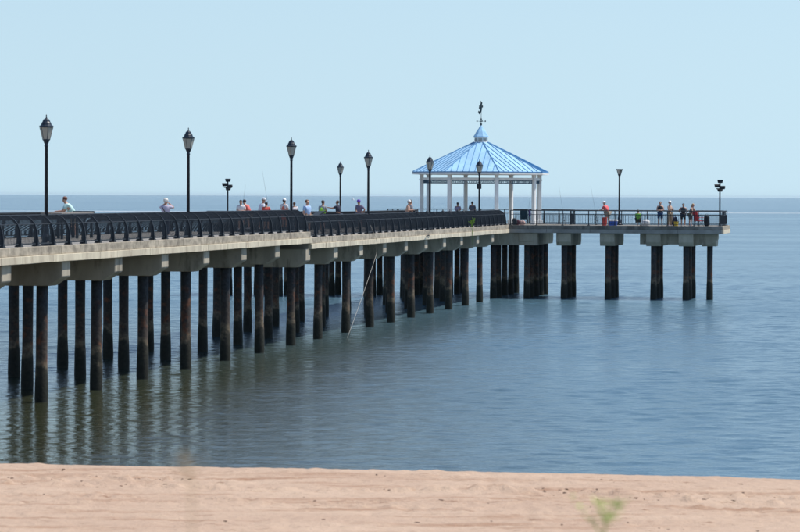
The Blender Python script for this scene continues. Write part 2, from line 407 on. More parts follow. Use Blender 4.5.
def crest(x):                                # distance of the berm crest from the camera
    return 78.9 - 0.165 * x - 0.008 * x * x * (0.3 if x < 0 else 0.6) + 0.5 * noise.noise((x * 0.13, 3.1, 0)) + 0.15 * noise.noise((x * 0.6, 7.7, 0))
def sand_z(x, y):
    yc = crest(max(-60, min(60, x)))
    if y > yc:
        t = y - yc
        z = 0.92 - 0.16 * t - 0.012 * t * t if t < 10 else -1.88 - 0.05 * (t - 10)
        return max(z, -4.0)
    t = yc - y
    z = 0.92 + 0.010 * t - 0.05 * math.exp(-((t - 5.5) / 2.2) ** 2)
    if t > 22: z += 0.0036 * (t - 22) ** 2 * (1 if t < 52 else 0) + (0 if t < 52 else 3.24)
    z += 0.05 * noise.noise((x * 0.35, y * 0.35, 0)) + 0.02 * noise.noise((x * 1.3, y * 1.1, 4))
    amp = 0.5 + 1.1 * max(0, noise.noise((x * 0.22, y * 0.3, 9)) + 0.25)
    z += 0.036 * amp * noise.noise((x * 2.6, y * 2.6, 2)) + 0.022 * amp * noise.noise((x * 7, y * 7, 5))
    # old tyre ruts and a low eroded scarp running along the beach
    for (a, bb, wd, dep, seed, x0, x1) in ((3.6, 0.03, 0.42, 0.15, 1, -14, -4.0), (5.2, -0.02, 0.30, 0.15, 2, -14, 6), (4.4, 0.05, 0.4, 0.15, 3, 0.5, 14), (6.6, 0.0, 0.3, 0.17, 4, 3, 14), (8.6, -0.03, 0.3, 0.08, 6, -14, 14), (10.1, -0.03, 0.3, 0.08, 7, -14, 14)):
        if x < x0 - 2 or x > x1 + 2: continue
        ln = a + bb * x + 0.8 * noise.noise((x * 0.2, seed * 5.0, 0)) + 0.2 * noise.noise((x * 0.9, seed * 3.0, 1))
        q = (t - ln) / wd
        if abs(q) < 4:
            e = min(1, max(0, (x - x0) / 2 + .5), max(0, (x1 - x) / 2 + .5))
            br = 0.30 + 0.8 * noise.noise((x * 0.7, seed * 9.0, 3)) + 0.9 * noise.noise((x * 3.3, t * 2.0, seed)) + 0.7 * noise.noise((x * 8, t * 6.0, seed))
            z += e * max(0.0, br) * dep * (math.exp(-q * q) * -1.0 + 0.9 * math.exp(-(q - 1.6) ** 2))
    return z
def lin(a, b, step):
    n = max(1, int(round((b - a) / step))); return [a + (b - a) * i / n for i in range(n)]
gx = lin(-160, -40, 8) + lin(-40, -16, 2) + lin(-16, 16, 0.10) + lin(16, 40, 2) + lin(40, 161, 8)
gy = lin(-30, 20, 5) + lin(20, 58, 1.5) + lin(58, 86, 0.10) + lin(86, 130, 3)
sm = MB(); nx = len(gx)
sm.v = [(x, y, sand_z(x, y)) for y in gy for x in gx]
sm.f = [(j*nx+i, j*nx+i+1, (j+1)*nx+i+1, (j+1)*nx+i) for j in range(len(gy)-1) for i in range(nx-1)]
me = bpy.data.meshes.new('beach'); me.from_pydata(sm.v, [], sm.f); me.shade_smooth(); me.materials.append(M['sand'])
tag(link('beach', me), kind='structure')

# ------------------------------------------------------------------ the pier
Z1, Z2 = 5.64, 5.35                          # deck levels: raised approach and lower outer part
HB = 0.53                                    # slab depth
BENT0, BSP = 115.1, 7.72
Y_STEP = BENT0 + 6 * BSP                     # where the deck steps down
Y_T = 238.9                                  # shoreward face of the T-head
Y_START = BENT0 - 5 * BSP - 2.0
T_DEPTH = 8.0
T_X1 = x_at(722, Y_T); T_X0 = -T_X1 + 0.2
pier = thing('fishing_pier', world_of(0, Y_START, 0), -TH, 'long concrete fishing pier on rusty piles ending in a T-head', 'pier')
OY = Y_START
HW = 3.65

pile_cache = {}
def pile_mesh(ztop, k):
    key = (ztop, k)
    if key not in pile_cache:
        rng = random.Random(k * 13 + 5)
        prof = [(0.235, -3.5), (0.235, -0.2), (0.25, 0.15), (0.245, 0.6), (0.232, 1.1), (0.215, 1.4), (0.21, 2.2), (0.212, 3.2), (0.215, ztop + 0.05)]
        pile_cache[key] = MB().lathe(prof, 14, wob=0.025, rng=rng).mesh('pile', M['pile'], smooth=True)
    return pile_cache[key]
def cap_profile(zt, zb, e):                  # hammerhead ends with a haunch
    return [(-e, zt), (-e, zt-0.60), (-e+0.45, zb), (e-0.45, zb), (e, zb+0.31), (e, zt)]
caps1 = MB().prism([(-3.6, 5.108), (-3.6, 4.53), (-3.10, 4.2), (3.10, 4.2), (3.6, 4.53), (3.6, 5.108)], 'y', -0.55, 0.55).mesh('pile_cap', M['cap'], bevel=0.03)
caps2 = MB().prism([(-3.6, 4.818), (-3.6, 4.23), (-3.10, 3.9), (3.10, 3.9), (3.6, 4.23), (3.6, 4.818)], 'y', -0.55, 0.55).mesh('pile_cap', M['cap'], bevel=0.03)
kk = 0
for k in range(-5, 16):
    y = BENT0 + k * BSP
    up = k < 6
    c = link('pile_cap', caps1 if up else caps2, pier, (0, y - OY, 0))
    for x in (2.7, 0.0, -2.7):
        kk += 1
        p = link('pile', pile_mesh(4.2 if up else 3.9, kk % 6), c, (x + random.uniform(-.05, .05), random.uniform(-.06, .06), 0))
        p.rotation_euler = (R(random.uniform(-.35, .35)), R(random.uniform(-.35, .35)), random.uniform(0, 6))

def block(x0, x1, y0, y1, z0, z1, bevel=0.012):
    return MB().box(x0, x1, y0, y1, z0, z1).mesh('b', None, bevel=bevel)
piece_cache = {}
def piece(name, key, mk, matl, parent, loc):
    if key not in piece_cache:
        me = mk(); me.name = name; me.materials.append(matl); piece_cache[key] = me
    return link(name, piece_cache[key], parent, loc)

def deck_run(y0, y1, zt, spans):
    for i in range(spans):
        a = y0 + (y1 - y0) * i / spans; b = y0 + (y1 - y0) * (i + 1) / spans
        ln = b - a
        s = MB().box(-HW+0.08, HW-0.08, 0.004, ln - 0.012, -HB, 0).build('deck_slab', M['slab'], pier)
        s.location = (0, a - OY, zt)
        n = 3; cl = ln / n
        for j in range(n):                   # upper kerb blocks, joints 12 mm
            jit = random.uniform(-0.006, 0.008)
            piece('kerb_block', ('k', round(cl, 3)), lambda: block(-0.09, 0.09, 0.008, cl - 0.008, -0.27, 0.03), M['curb'], s, (HW - 0.04 + jit, j * cl, 0))
        piece('kerb_block', ('kf', round(ln, 3)), lambda: block(-0.09, 0.09, 0.008, ln - 0.008, -0.27, 0.03), M['curb'], s, (-HW + 0.04, 0, 0))
        n2 = 6; c2 = ln / n2
        for j in range(n2):                  # paler projecting ledge
            jit = random.uniform(-0.008, 0.010)
            piece('ledge_block', ('l', round(c2, 3)), lambda: block(-0.12, 0.12, 0.006, c2 - 0.006, -HB-0.012, -0.276), M['ledge'], s, (HW - 0.01 + jit, j * c2, random.uniform(-.004, .004)))
        piece('ledge_block', ('lf', round(ln, 3)), lambda: block(-0.12, 0.12, 0.006, ln - 0.006, -HB-0.012, -0.276), M['ledge'], s, (-HW + 0.01, 0, 0))
deck_run(Y_START, Y_STEP + 0.1, Z1, 11)
deck_run(Y_STEP + 0.13, Y_T - 0.02, Z2, 10)
# end wall of the raised deck at the step
MB().box(-HW+0.1, HW-0.1, Y_STEP + 0.10 - OY, Y_STEP + 0.127 - OY, Z2 - 0.2, Z1 + 0.0).build('step_wall', M['curb'], pier)

# T-head: slabs, kerbs, caps running seaward
tx = [T_X0 + (T_X1 - T_X0) * i / 12 for i in range(13)]
for i in range(12):
    a, b = tx[i], tx[i+1]; ln = b - a
    s = MB().box(0.004, ln - 0.008, 0.06, T_DEPTH - 0.06, -HB, 0).build('deck_slab', M['slab'], pier)
    s.location = (a, Y_T - OY, Z2)
    hid = -HW < (a + b) / 2 < HW
    if not hid:
        piece('kerb_block', ('tk', round(ln, 3)), lambda: block(0.006, ln - 0.006, -0.08, 0.08, -0.25, 0.03), M['tcurb'], s, (0, random.uniform(-.006, .006), 0))
        piece('ledge_block', ('tl', round(ln, 3)), lambda: block(0.006, ln - 0.006, -0.11, 0.10, -HB-0.01, -0.256), M['slab'], s, (0, random.uniform(-.006, .006), 0))
    piece('kerb_block', ('tkb', round(ln, 3)), lambda: block(0.006, ln - 0.006, -0.08, 0.08, -0.25, 0.03), M['tcurb'], s, (0, T_DEPTH, 0))
for sx, xx in ((1, T_X1), (-1, T_X0)):
    s = MB().box(-0.07, 0.07, 0.1, T_DEPTH - 0.1, -0.25, 0.028).build('kerb_block', M['curb'], pier, bevel=0.012); s.location = (xx, Y_T - OY, Z2)
    s = MB().box(-0.10, 0.10, 0.12, T_DEPTH - 0.12, -HB-0.008, -0.257).build('ledge_block', M['ledge'], pier, bevel=0.012); s.location = (xx, Y_T - OY, Z2)

def t_cap(x, y0, length, npile, wd=1.06):
    z = Z2 - HB - 0.004
    ms = MB().prism([(0, z), (0, z-0.62), (0.25, 3.9), (length-0.3, 3.9), (length, z-0.6), (length, z)], 'x', -wd/2, wd/2)
    c = ms.build('pile_cap', M['cap'], pier, bevel=0.03); c.location = (x, y0 - OY, 0)
    for i in range(npile):
        yy = 0.75 + i * (length - 1.5) / max(1, npile - 1)
        p = link('pile', pile_mesh(3.9, (i + int(x * 3)) % 6), c, (random.uniform(-.04, .04), yy, 0))
        p.rotation_euler = (0, 0, random.uniform(0, 6))
    return c
GY = Y_T + 9.2                               # gazebo centre
GX = x_at(480.5, GY)
def xT(px): return x_at(px, Y_T + 0.9)
for px, ln, n, q in ((493, 15.0, 5, .10), (527, 13.0, 5, .10), (564.5, 7.4, 3, .12), (608, 7.4, 3, .12), (654, 7.4, 3, .12), (686.5, 7.4, 3, .12)):
    x = xT(px) 
    t_cap(x, Y_T + q, ln, n)
    t_cap(2 * GX - x, Y_T + q, ln, n)
t_cap(xT(709), Y_T + 0.9, 2.0, 1); t_cap(2 * GX - xT(709), Y_T + 0.9, 2.0, 1)
z = Z2 - HB - 0.006
xa, xb = xT(493) , xT(527)
MB().box(xa - 0.9, xb + 0.85, 0.14, 1.2, 3.905, z).build('edge_beam', M['cap'], pier, bevel=0.03).location = (0, Y_T - OY, 0)
for sgn in (1, -1):
    xa, xb = xT(640), T_X1 - 0.35
    poly = [(xa, z), (xa, 4.02), (xb - 0.55, 4.02), (xb, 4.40), (xb, z)]
    if sgn < 0: poly = [(2*GX - p, q) for p, q in poly]
    MB().prism(poly, 'y', Y_T + 0.75 - OY, Y_T + 1.7 - OY).build('edge_beam', M['cap'], pier, bevel=0.03)
# gazebo platform bulging seaward
oct_r = 7.6
pp = []
for i in range(8):
    a = R(22.5 + 45 * i); pp.append((GX + oct_r * math.cos(a), GY + oct_r * math.sin(a)))
ymin = Y_T + T_DEPTH + 0.09
poly = [(x, max(y, ymin) - OY) for x, y in pp if y > ymin - 4]
MB().prism(poly, 'z', Z2 - HB, Z2 - 0.004).build('deck_slab', M['slab'], pier)

# ------------------------------------------------------------------ railings
def prof_curved(h):                          # outward base, top curving in over the deck
    k = h / 1.1
    return [(3.46, 0.0), (3.47, 0.30*k), (3.45, 0.58*k), (3.38, 0.80*k), (3.25, 0.97*k), (3.07, 1.07*k), (2.98, 1.10*k)]
def loft_strip(mb, prof, y, wy, depth, zt):
    vs = []; fs = []
    for i, (x, zz) in enumerate(prof):
        d = depth[i] if isinstance(depth, list) else depth
        nx_, nz_ = 1.0, 0.0
        if 0 < i:
            dx = prof[i][0] - prof[i-1][0]; dz = prof[i][1] - prof[i-1][1]; l = math.hypot(dx, dz); nx_, nz_ = dz / l, -dx / l
        for (sx, sy) in ((-1,-1),(1,-1),(1,1),(-1,1)):
            vs.append((x + sx * d / 2 * nx_, y + sy * wy / 2, zt + zz + sx * d / 2 * nz_))
    m = len(prof)
    for j in range(m-1):
        for i in range(4):
            k = (i+1) % 4; fs.append((j*4+i, j*4+k, (j+1)*4+k, (j+1)*4+i))
    fs += [(3,2,1,0), tuple((m-1)*4+i for i in range(4))]
    mb.add(vs, fs)
def curved_railing(y0, y1, zt, side, label, h=1.1, sp=2.17):
    t = thing('railing', world_of(side * 3.4, (y0 + y1) / 2, zt), -TH, label, 'railing')
    oy = (y0 + y1) / 2
    pr = [(x - 3.4, zz) for x, zz in prof_curved(h)]
    if side < 0: pr = [(-x, zz) for x, zz in pr]
    n = max(1, int(round((y1 - y0) / sp))); st = (y1 - y0) / n
    pm = MB()
    loft_strip(pm, pr, 0, 0.07, [0.17, 0.15, 0.12, 0.10, 0.08, 0.06, 0.05], 0)
    bx = pr[0][0]
    pm.box(bx - 0.11, bx + 0.11, -0.17, 0.17, 0.032, 0.075)
    pm.box(bx - 0.10, bx + 0.10, -0.10, 0.10, 0.075, 0.17)
    pmesh = pm.mesh('post', M['rail'])
    for i in range(n + 1): link('post', pmesh, t, (0, y0 + i * st - oy, 0))
    for (i, rr) in ((-1, 0.032), (3, 0.018)):
        x, zz = pr[i]; MB().tube([(x, y0 - oy - .03, zz), (x, y1 - oy + .03, zz)], rr, 6).build('rail', M['rail'], t)
    MB().box(pr[0][0] - 0.02, pr[0][0] + 0.02, y0 - oy, y1 - oy, 0.10, 0.145).build('rail', M['rail'], t)
    bm_ = MB(); bp = [pr[0], pr[1], pr[2], pr[3], pr[4], pr[5], pr[6]]
    bp = [(bp[0][0], 0.12)] + bp[1:]
    m = int((y1 - y0) / 0.125)
    for i in range(m):
        y = y0 + (i + .5) * (y1 - y0) / m - oy
        loft_strip(bm_, bp, y, 0.017, 0.017, 0)
    b = bm_.build('balusters', M['rail'], t); b['kind'] = 'stuff'
    return t
curved_railing(Y_START + .2, Y_STEP - 0.05, Z1, 1, 'dark curved railing along the near edge of the raised pier deck')
curved_railing(Y_STEP + 0.35, Y_T - 0.25, Z2, 1, 'dark curved railing along the near edge of the lower pier deck')
YB = y_at(89, -3.2)
curved_railing(Y_START + .2, YB, Z1, -1, 'dark curved railing behind the man in the mint shirt', h=1.06)
curved_railing(YB + 0.3, Y_STEP - 0.05, Z1, -1, 'low dark railing along the far edge of the raised pier deck', h=0.80)
curved_railing(Y_STEP + 0.35, Y_T - 0.25, Z2, -1, 'dark curved railing along the far edge of the lower pier deck', h=1.08)

def straight_railing(p0, p1, label, sp=1.91, h=1.1, gap=0.125):
    p0 = Vector(p0); p1 = Vector(p1); d = p1 - p0; ln = d.length; ang = math.atan2(d.y, d.x)
    t = thing('railing', world_of(p0.x, p0.y, Z2), -TH + ang, label, 'railing')
    n = max(1, int(round(ln / sp))); st = ln / n
    pm = MB().box(-0.03, 0.03, -0.035, 0.035, 0.0, h); pm.box(-0.09, 0.09, -0.09, 0.09, 0.03, 0.055)
    pme = pm.mesh('post', M['rail'])
    for i in range(n + 1): link('post', pme, t, (i * st, 0, 0))
    MB().tube([(0, 0, h), (ln, 0, h)], 0.034, 6).build('rail', M['rail'], t)
    for zz in (h - 0.30, 0.13): MB().box(0.031, ln - .031, -0.016, 0.016, zz - 0.018, zz + 0.018).build('rail', M['rail'], t)
    b = MB(); m = int(ln / gap)
    for i in range(1, m):
        x = i * ln / m; b.box(x - 0.009, x + 0.009, -0.008, 0.008, 0.13, h - 0.30)
    o = b.build('balusters', M['rail'], t); o['kind'] = 'stuff'
    return t
straight_railing((HW + 0.15, Y_T + 0.15), (T_X1 - 0.15, Y_T + 0.15), 'straight dark picket railing on the shoreward edge of the T-head beside the cooler')
straight_railing((T_X1 - 0.15, Y_T + 0.35), (T_X1 - 0.15, Y_T + T_DEPTH - 0.3), 'short dark picket railing across the end of the T-head by the red chair')
straight_railing((GX + 7.0, Y_T + T_DEPTH - 0.15), (T_X1 - 0.35, Y_T + T_DEPTH - 0.15), 'straight dark picket railing on the seaward edge behind the anglers')
straight_railing((T_X0 + 0.15, Y_T + 0.15), (-HW - 0.15, Y_T + 0.15), 'straight dark picket railing on the hidden arm of the T-head', h=0.92)
straight_railing((T_X0 + 0.35, Y_T + T_DEPTH - 0.15), (GX - 7.0, Y_T + T_DEPTH - 0.15), 'straight dark picket railing on the seaward edge of the hidden arm', h=0.85)
sp = [(x, y) for x, y in pp if y > ymin]
sp = [(GX + 7.0, ymin + .1)] + [(GX + (x - GX) * .975, GY + (y - GY) * .975) for x, y in sp] + [(GX - 7.0, ymin + .1)]
labs = ['right side', 'right rear corner', 'rear side', 'left rear corner', 'left side']
for i in range(len(sp) - 1):
    a, b = Vector(sp[i]), Vector(sp[i+1]); dd = (b - a).normalized() * 0.06
    straight_railing(a + dd, b - dd, 'dark picket railing round the seaward edge of the gazebo platform')['group'] = 'railings round the gazebo platform'

# ------------------------------------------------------------------ gazebo
gz = thing('gazebo', world_of(GX, GY, Z2), -TH, 'white octagonal gazebo with light blue standing seam roof and cupola', 'gazebo')
PR, ER, ZE, ZT, TR = 4.62, 5.30, 3.95, 6.17, 0.56
def octv(r, i, off=22.5): a = R(off + 45 * i); return Vector((r * math.cos(a), r * math.sin(a), 0))
postm = MB()
postm.box(-0.13, 0.13, -0.13, 0.13, 0.0, 3.86); postm.box(-0.20, 0.20, -0.20, 0.20, 0.002, 0.32); postm.box(-0.17, 0.17, -0.17, 0.17, 3.30, 3.40); postm.box(-0.185, 0.185, -0.185, 0.185, 3.72, 3.83)
postme = postm.mesh('post', M['white'], bevel=0.012)
bl = 2 * PR * math.sin(R(22.5)) - 0.36
bm1 = MB().box(-bl/2, bl/2, -0.06, 0.06, 3.32, 3.50).mesh('beam', M['white'], bevel=0.01)
bm2 = MB().box(-bl/2, bl/2, -0.08, 0.08, 3.74, 3.86).mesh('beam', M['white'], bevel=0.01)
fz = MB(); nn = 18
fz.box(-bl/2, bl/2, -0.03, 0.03, 3.285, 3.315); fz.box(-bl/2, bl/2, -0.03, 0.03, 3.08, 3.105)
for i in range(nn):
    x0 = -bl/2 + bl * i / nn; x1 = x0 + bl / nn; wd = 0.035
    fz.add([(x0,-.02,3.1),(x0+wd,-.02,3.1),(x1,-.02,3.29),(x1-wd,-.02,3.29),(x0,.0,3.1),(x0+wd,.0,3.1),(x1,.0,3.29),(x1-wd,.0,3.29)], [(0,1,2,3),(7,6,5,4),(0,4,5,1),(1,5,6,2),(2,6,7,3),(3,7,4,0)])
    fz.add([(x1,.003,3.1),(x1-wd,.003,3.1),(x0,.003,3.29),(x0+wd,.003,3.29),(x1,.023,3.1),(x1-wd,.023,3.1),(x0,.023,3.29),(x0+wd,.023,3.29)], [(0,1,2,3),(7,6,5,4),(0,4,5,1),(1,5,6,2),(2,6,7,3),(3,7,4,0)])
fzm = fz.mesh('lattice_frieze', M['frieze'])
brk = MB().prism([(0.15, 3.30), (0.15, 2.86), (0.19, 2.86), (0.55, 3.24), (0.55, 3.30)], 'y', -0.04, 0.04).mesh('bracket', M['white'])
for i in range(8):
    v = octv(PR, i); po = link('post', postme, gz, v); po.rotation_euler = (0, 0, R(22.5 + 45*i))
    a, b = octv(PR, i), octv(PR, i+1); c = (a + b) / 2; an = math.atan2((b-a).y, (b-a).x)
    for mm, nm in ((bm1, 'beam'), (bm2, 'beam'), (fzm, 'lattice_frieze')):
        o = link(nm, mm, gz, c); o.rotation_euler = (0, 0, an)
# roof
rf = MB()
for i in range(8):
    rf.v.append(tuple(octv(ER - 0.08, i) + Vector((0, 0, ZE - 0.06))))
for i in range(8):
    rf.v.append(tuple(octv(TR + .02, i) + Vector((0, 0, ZT - 0.06))))
rf.f = [(i, (i+1)%8, 8+(i+1)%8, 8+i) for i in range(8)] + [tuple(range(8, 16))]
roof = rf.build('roof', M['white'], gz)
we, wt = ER * math.sin(R(22.5)), TR * math.sin(R(22.5))
ae, at_ = ER * math.cos(R(22.5)), TR * math.cos(R(22.5))
npan = 9
def vmax(t): return 1.0 if abs(t) <= wt else (we - abs(t)) / (we - wt)
slope_n = Vector((ZT - ZE, 0, ae - at_)).normalized()
for i in range(8):
    rot = Matrix.Rotation(R(45 * (i + 1)), 4, 'Z')
    def sp3(t, v, up): return rot @ (Vector((ae + (at_ - ae) * v, t, ZE + (ZT - ZE) * v)) + slope_n * up)
    for j in range(npan):
        t0 = -we + 2 * we * j / npan; t1 = -we + 2 * we * (j + 1) / npan
        pts = [(t0 + .012, 0), (t1 - .012, 0), (t1 - .012, max(0.004, vmax(t1 - .012)))]
        for tb in (wt, -wt):
            if t0 < tb < t1: pts.append((tb, 1.0))
        pts.append((t0 + .012, max(0.004, vmax(t0 + .012))))
        n = len(pts); mb = MB()
        vs = [sp3(t, v, -0.02) for t, v in pts] + [sp3(t, v, 0.02) for t, v in pts]
        mb.add(vs, [tuple(range(n)), tuple(range(2*n-1, n-1, -1))] + [(k, (k+1)%n, n+(k+1)%n, n+k) for k in range(n)])
        mb.build('roof_panel', M['roof'], roof)
        if j > 0:
            vm_ = vmax(t0)
            mb = MB(); vs = []
            for v in (0.0, vm_):
                for (dt, up) in ((-.018, 0.0), (.018, 0.0), (.014, .06), (-.014, .06)): vs.append(sp3(t0 + dt, v, up))
            mb.add(vs, [(0,1,2,3),(7,6,5,4),(0,4,5,1),(1,5,6,2),(2,6,7,3),(3,7,4,0)])
            mb.build('roof_seam', M['seam'], roof)
    a = octv(ER + .02, i) + Vector((0, 0, ZE + 0.01)); b = octv(TR, i) + Vector((0, 0, ZT + 0.04))
    MB().tube([a, b], 0.045, 6).build('hip_cap', M['seam'], roof)
    a, b = octv(ER, i), octv(ER, i+1); c = (a + b) / 2; an = math.atan2((b-a).y, (b-a).x)
    o = MB().box(-(b-a).length/2 + .004, (b-a).length/2 - .004, -0.045, 0.0, ZE - 0.20, ZE - 0.066).build('fascia', M['white'], roof); o.location = c; o.rotation_euler = (0,0,an)
    o = MB().box(-(b-a).length/2 + .004, (b-a).length/2 - .004, -0.06, 0.05, ZE - 0.062, ZE - 0.022).build('drip_edge', M['seam'], roof); o.location = c; o.rotation_euler = (0,0,an)
cup = MB().lathe([(0.56, ZT - 0.05), (0.56, ZT + 0.06), (0.50, ZT + 0.06), (0.50, ZT + 0.36), (0.57, ZT + 0.36), (0.57, ZT + 0.44)], 8, rot=R(22.5)).build('cupola', M['white'], gz)
for i in range(8):
    a = octv(0.505, i) ; b = octv(0.505, i+1); c = (a + b) / 2
    o = MB().box(-0.14, 0.14, -0.02, 0.012, ZT + 0.10, ZT + 0.32).build('louvre', M['rope'], cup); o.location = c * 1.0; o.rotation_euler = (0, 0, math.atan2((b-a).y, (b-a).x))
MB().lathe([(0.60, ZT + 0.441), (0.60, ZT + 0.47), (0.50, ZT + 0.62), (0.36, ZT + 0.86), (0.20, ZT + 1.08), (0.09, ZT + 1.26), (0.03, ZT + 1.34)], 8, rot=R(22.5)).build('cupola_roof', M['roof'], gz)
# weathervane: rod, compass arms and a long-tailed sea creature figure
wv = thing('weathervane', world_of(GX, GY, Z2 + ZT + 1.33), -TH, 'dark weathervane with compass arms and curled figure on the cupola', 'weathervane')
MB().lathe([(0.05, -0.03), (0.07, 0.05), (0.07, 0.11), (0.03, 0.18), (0.02, 0.30), (0.02, 0.40), (0.075, 0.47), (0.02, 0.55), (0.016, 1.55), (0.006, 1.62)], 8).build('rod', M['bronze'], wv, smooth=True)
for k, a in enumerate((0, 90)):
    MB().tube([(-0.30*math.cos(R(a+20)), -0.30*math.sin(R(a+20)), 0.30), (0.30*math.cos(R(a+20)), 0.30*math.sin(R(a+20)), 0.30)], 0.012, 6).build('compass_arm', M['bronze'], wv)
for k in range(4):
    a = R(20 + 90 * k); MB().box(-0.04, 0.04, -0.01, 0.01, 0.25, 0.36).build('compass_plate', M['bronze'], wv).location = (0.32*math.cos(a), 0.32*math.sin(a), 0)
fig = MB()
pts = [(-0.10, 0, 1.72), (-0.03, 0, 1.80), (0.02, 0, 1.70), (0.0, 0, 1.58), (-0.05, 0, 1.45), (-0.06, 0, 1.28), (-0.02, 0, 1.12), (-0.06, 0, 0.98), (-0.14, 0, 0.90), (-0.20, 0, 0.98), (-0.17, 0, 1.08), (-0.12, 0, 1.05)]
fig.tube(pts, [0.02, 0.065, 0.07, 0.07, 0.12, 0.13, 0.07, 0.075, 0.09, 0.07, 0.045, 0.02], 8)
fig.prism([(0.02, 1.30), (0.02, 1.55), (0.12, 1.50), (0.14, 1.36)], 'y', -0.02, 0.02)
fig.build('figure', M['bronze'], wv, smooth=True)

# ------------------------------------------------------------------ lamps
def make_lamp(broken=False):
    t = thing('street_lamp', (0,0,0), -TH, 'x', 'lamp')
    H = 4.65
    MB().lathe([(0.21, 0.0), (0.21, 0.10), (0.17, 0.14), (0.16, 0.34), (0.12, 0.42), (0.10, 0.62), (0.075, 0.70)], 12).build('base', M['lampmetal'], t, smooth=False)
    MB().lathe([(0.068, 0.68), (0.058, 3.55), (0.075, 3.56), (0.075, 3.60), (0.055, 3.62), (0.10, 3.72), (0.12, 3.78), (0.115, 3.82)], 12).build('pole', M['lampmetal'], t, smooth=True)
    hex_b, hex_t, z0, z1 = 0.128, 0.242, 3.80, 4.24
    if broken: z1 = 4.16; hex_t = 0.24
    ln = thing_part('lantern', t)
    lan = MB().lathe([(0.125, 3.775), (0.145, 3.79), (0.145, 3.815), (0.12, 3.825)], 6).build('lantern', M['lampmetal'], t)
    for i in range(6):
        a, b = R(60*i), R(60*i+60)
        if broken and i in (1, 4): continue
        q = [(hex_b*math.cos(a), hex_b*math.sin(a), z0), (hex_b*math.cos(b), hex_b*math.sin(b), z0), (hex_t*math.cos(b), hex_t*math.sin(b), z1), (hex_t*math.cos(a), hex_t*math.sin(a), z1)]
        c = sum((Vector(p) for p in q), Vector()) / 4; nrm = Vector((c.x, c.y, 0)).normalized() * 0.008
        q0 = [c + (Vector(p) - c) * 0.95 for p in q]
        MB().add([p - nrm for p in q0] + [p + nrm for p in q0], [(0,1,2,3),(7,6,5,4),(0,4,5,1),(1,5,6,2),(2,6,7,3),(3,7,4,0)]).build('glass_pane', M['lampglass'], lan)
    for i in range(6):
        a = R(60*i)
        MB().tube([(hex_b*math.cos(a), hex_b*math.sin(a), z0), (hex_t*math.cos(a), hex_t*math.sin(a), z1)], 0.013, 5).build('rib', M['lampmetal'], lan)
    if not broken:
        r = MB().lathe([(0.255, 4.235), (0.262, 4.25), (0.262, 4.285), (0.205, 4.32), (0.18, 4.37), (0.18, 4.39), (0.145, 4.44), (0.12, 4.50), (0.115, 4.515), (0.06, 4.56), (0.03, 4.575)], 12).build('roof', M['lampmetal'], t)
        MB().lathe([(0.02, 4.56), (0.028, 4.60), (0.014, 4.625), (0.026, 4.655), (0.006, 4.71)], 8).build('finial', M['lampmetal'], t, smooth=True)
    else:
        MB().lathe([(0.255, 4.155), (0.262, 4.165), (0.262, 4.19), (0.23, 4.195)], 12).build('top_ring', M['lampmetal'], t)
        MB().lathe([(0.06, 3.83), (0.05, 3.95), (0.045, 4.02), (0.02, 4.05)], 8).build('bulb', M['white'], t, smooth=True)
    return t
def thing_part(n, t): return None
lx = 3.0
spots = [(46, Z1, 'tall black lantern post on the raised deck beside the man in the mint shirt'), (188, Z1, 'tall black lantern post on the raised deck beside the man with a crossed strap'),
         (291, Z1, 'tall black lantern post on the raised deck where the deck steps down'), (368, Z2, 'black lantern post on the lower deck beside the figure in the violet cap'),
         (429.5, Z2, 'black lantern post on the lower deck passing in front of the gazebo, plain pole'), (479, Z2, 'black lantern post with a small box on its pole, crossing the middle of the gazebo')]
first = make_lamp()
for i, (px, zd, lab) in enumerate(spots):
    o = first if i == 0 else copy_tree(first)
    o.location = world_of(lx, y_at(px, lx), zd); o.rotation_euler = (0, 0, -TH + R(17 * i)); o['label'] = lab; o['group'] = 'lantern posts along the pier'
    if i == 5:
        MB().box(-0.16, 0.16, -0.22, -0.07, 2.62, 2.98).build('box', M['floodmetal'], o, bevel=0.015); o.rotation_euler = (0, 0, -TH)
o = copy_tree(first); ly = Y_T + 1.2
o.location = world_of(x_at(340, ly), ly, Z2 - 0.05); o['label'] = 'black lantern post standing beside the man in the navy shirt'; o['group'] = 'lantern posts along the pier'
o = make_lamp(True); ly = Y_T + 6.8
o.location = world_of(x_at(619, ly), ly, Z2); o['label'] = 'black lantern post with a broken roofless lantern on the T-head by the blue cooler'
o.rotation_euler = (0, 0, R(30))

def floodlight(px, y, hgt, label):
    t = thing('floodlight_mast', world_of(x_at(px, y), y, Z2), -TH, label, 'floodlight')
    MB().lathe([(0.12, 0), (0.12, 0.05), (0.06, 0.08), (0.055, hgt - 0.75), (0.05, hgt - 0.05)], 10).build('pole', M['floodmetal'], t)
    MB().tube([(-0.28, 0, hgt - 0.62), (0.28, 0, hgt - 0.62)], 0.03, 6).build('crossbar', M['floodmetal'], t)
    for (x, yy, zz, rx, rz) in ((-0.20, -0.12, hgt - 0.40, 35, 12), (0.21, -0.12, hgt - 0.52, 35, -20), (0.0, 0.14, hgt - 0.72, -30, 5), (0.02, 0.0, hgt - 0.08, 8, 0)):
        h = MB().prism([(-0.16, -0.11), (0.16, -0.11), (0.21, 0.11), (-0.21, 0.11)], 'y', -0.10, 0.05).build('lamp_head', M['floodmetal'], t, bevel=0.015)
        MB().box(-0.17, 0.17, -0.112, -0.101, -0.085, 0.085).build('lens', M['rail'], h)
        h.location = (x, yy, zz); h.rotation_euler = (R(rx), 0, R(rz))
    return t
floodlight(719.5, Y_T + 0.8, 3.35, 'short black floodlight mast at the end of the T-head by the red chair')
floodlight(227.5, Y_T + 1.0, 3.30, 'short black floodlight mast seen beyond the railing beside the white-shirted group')

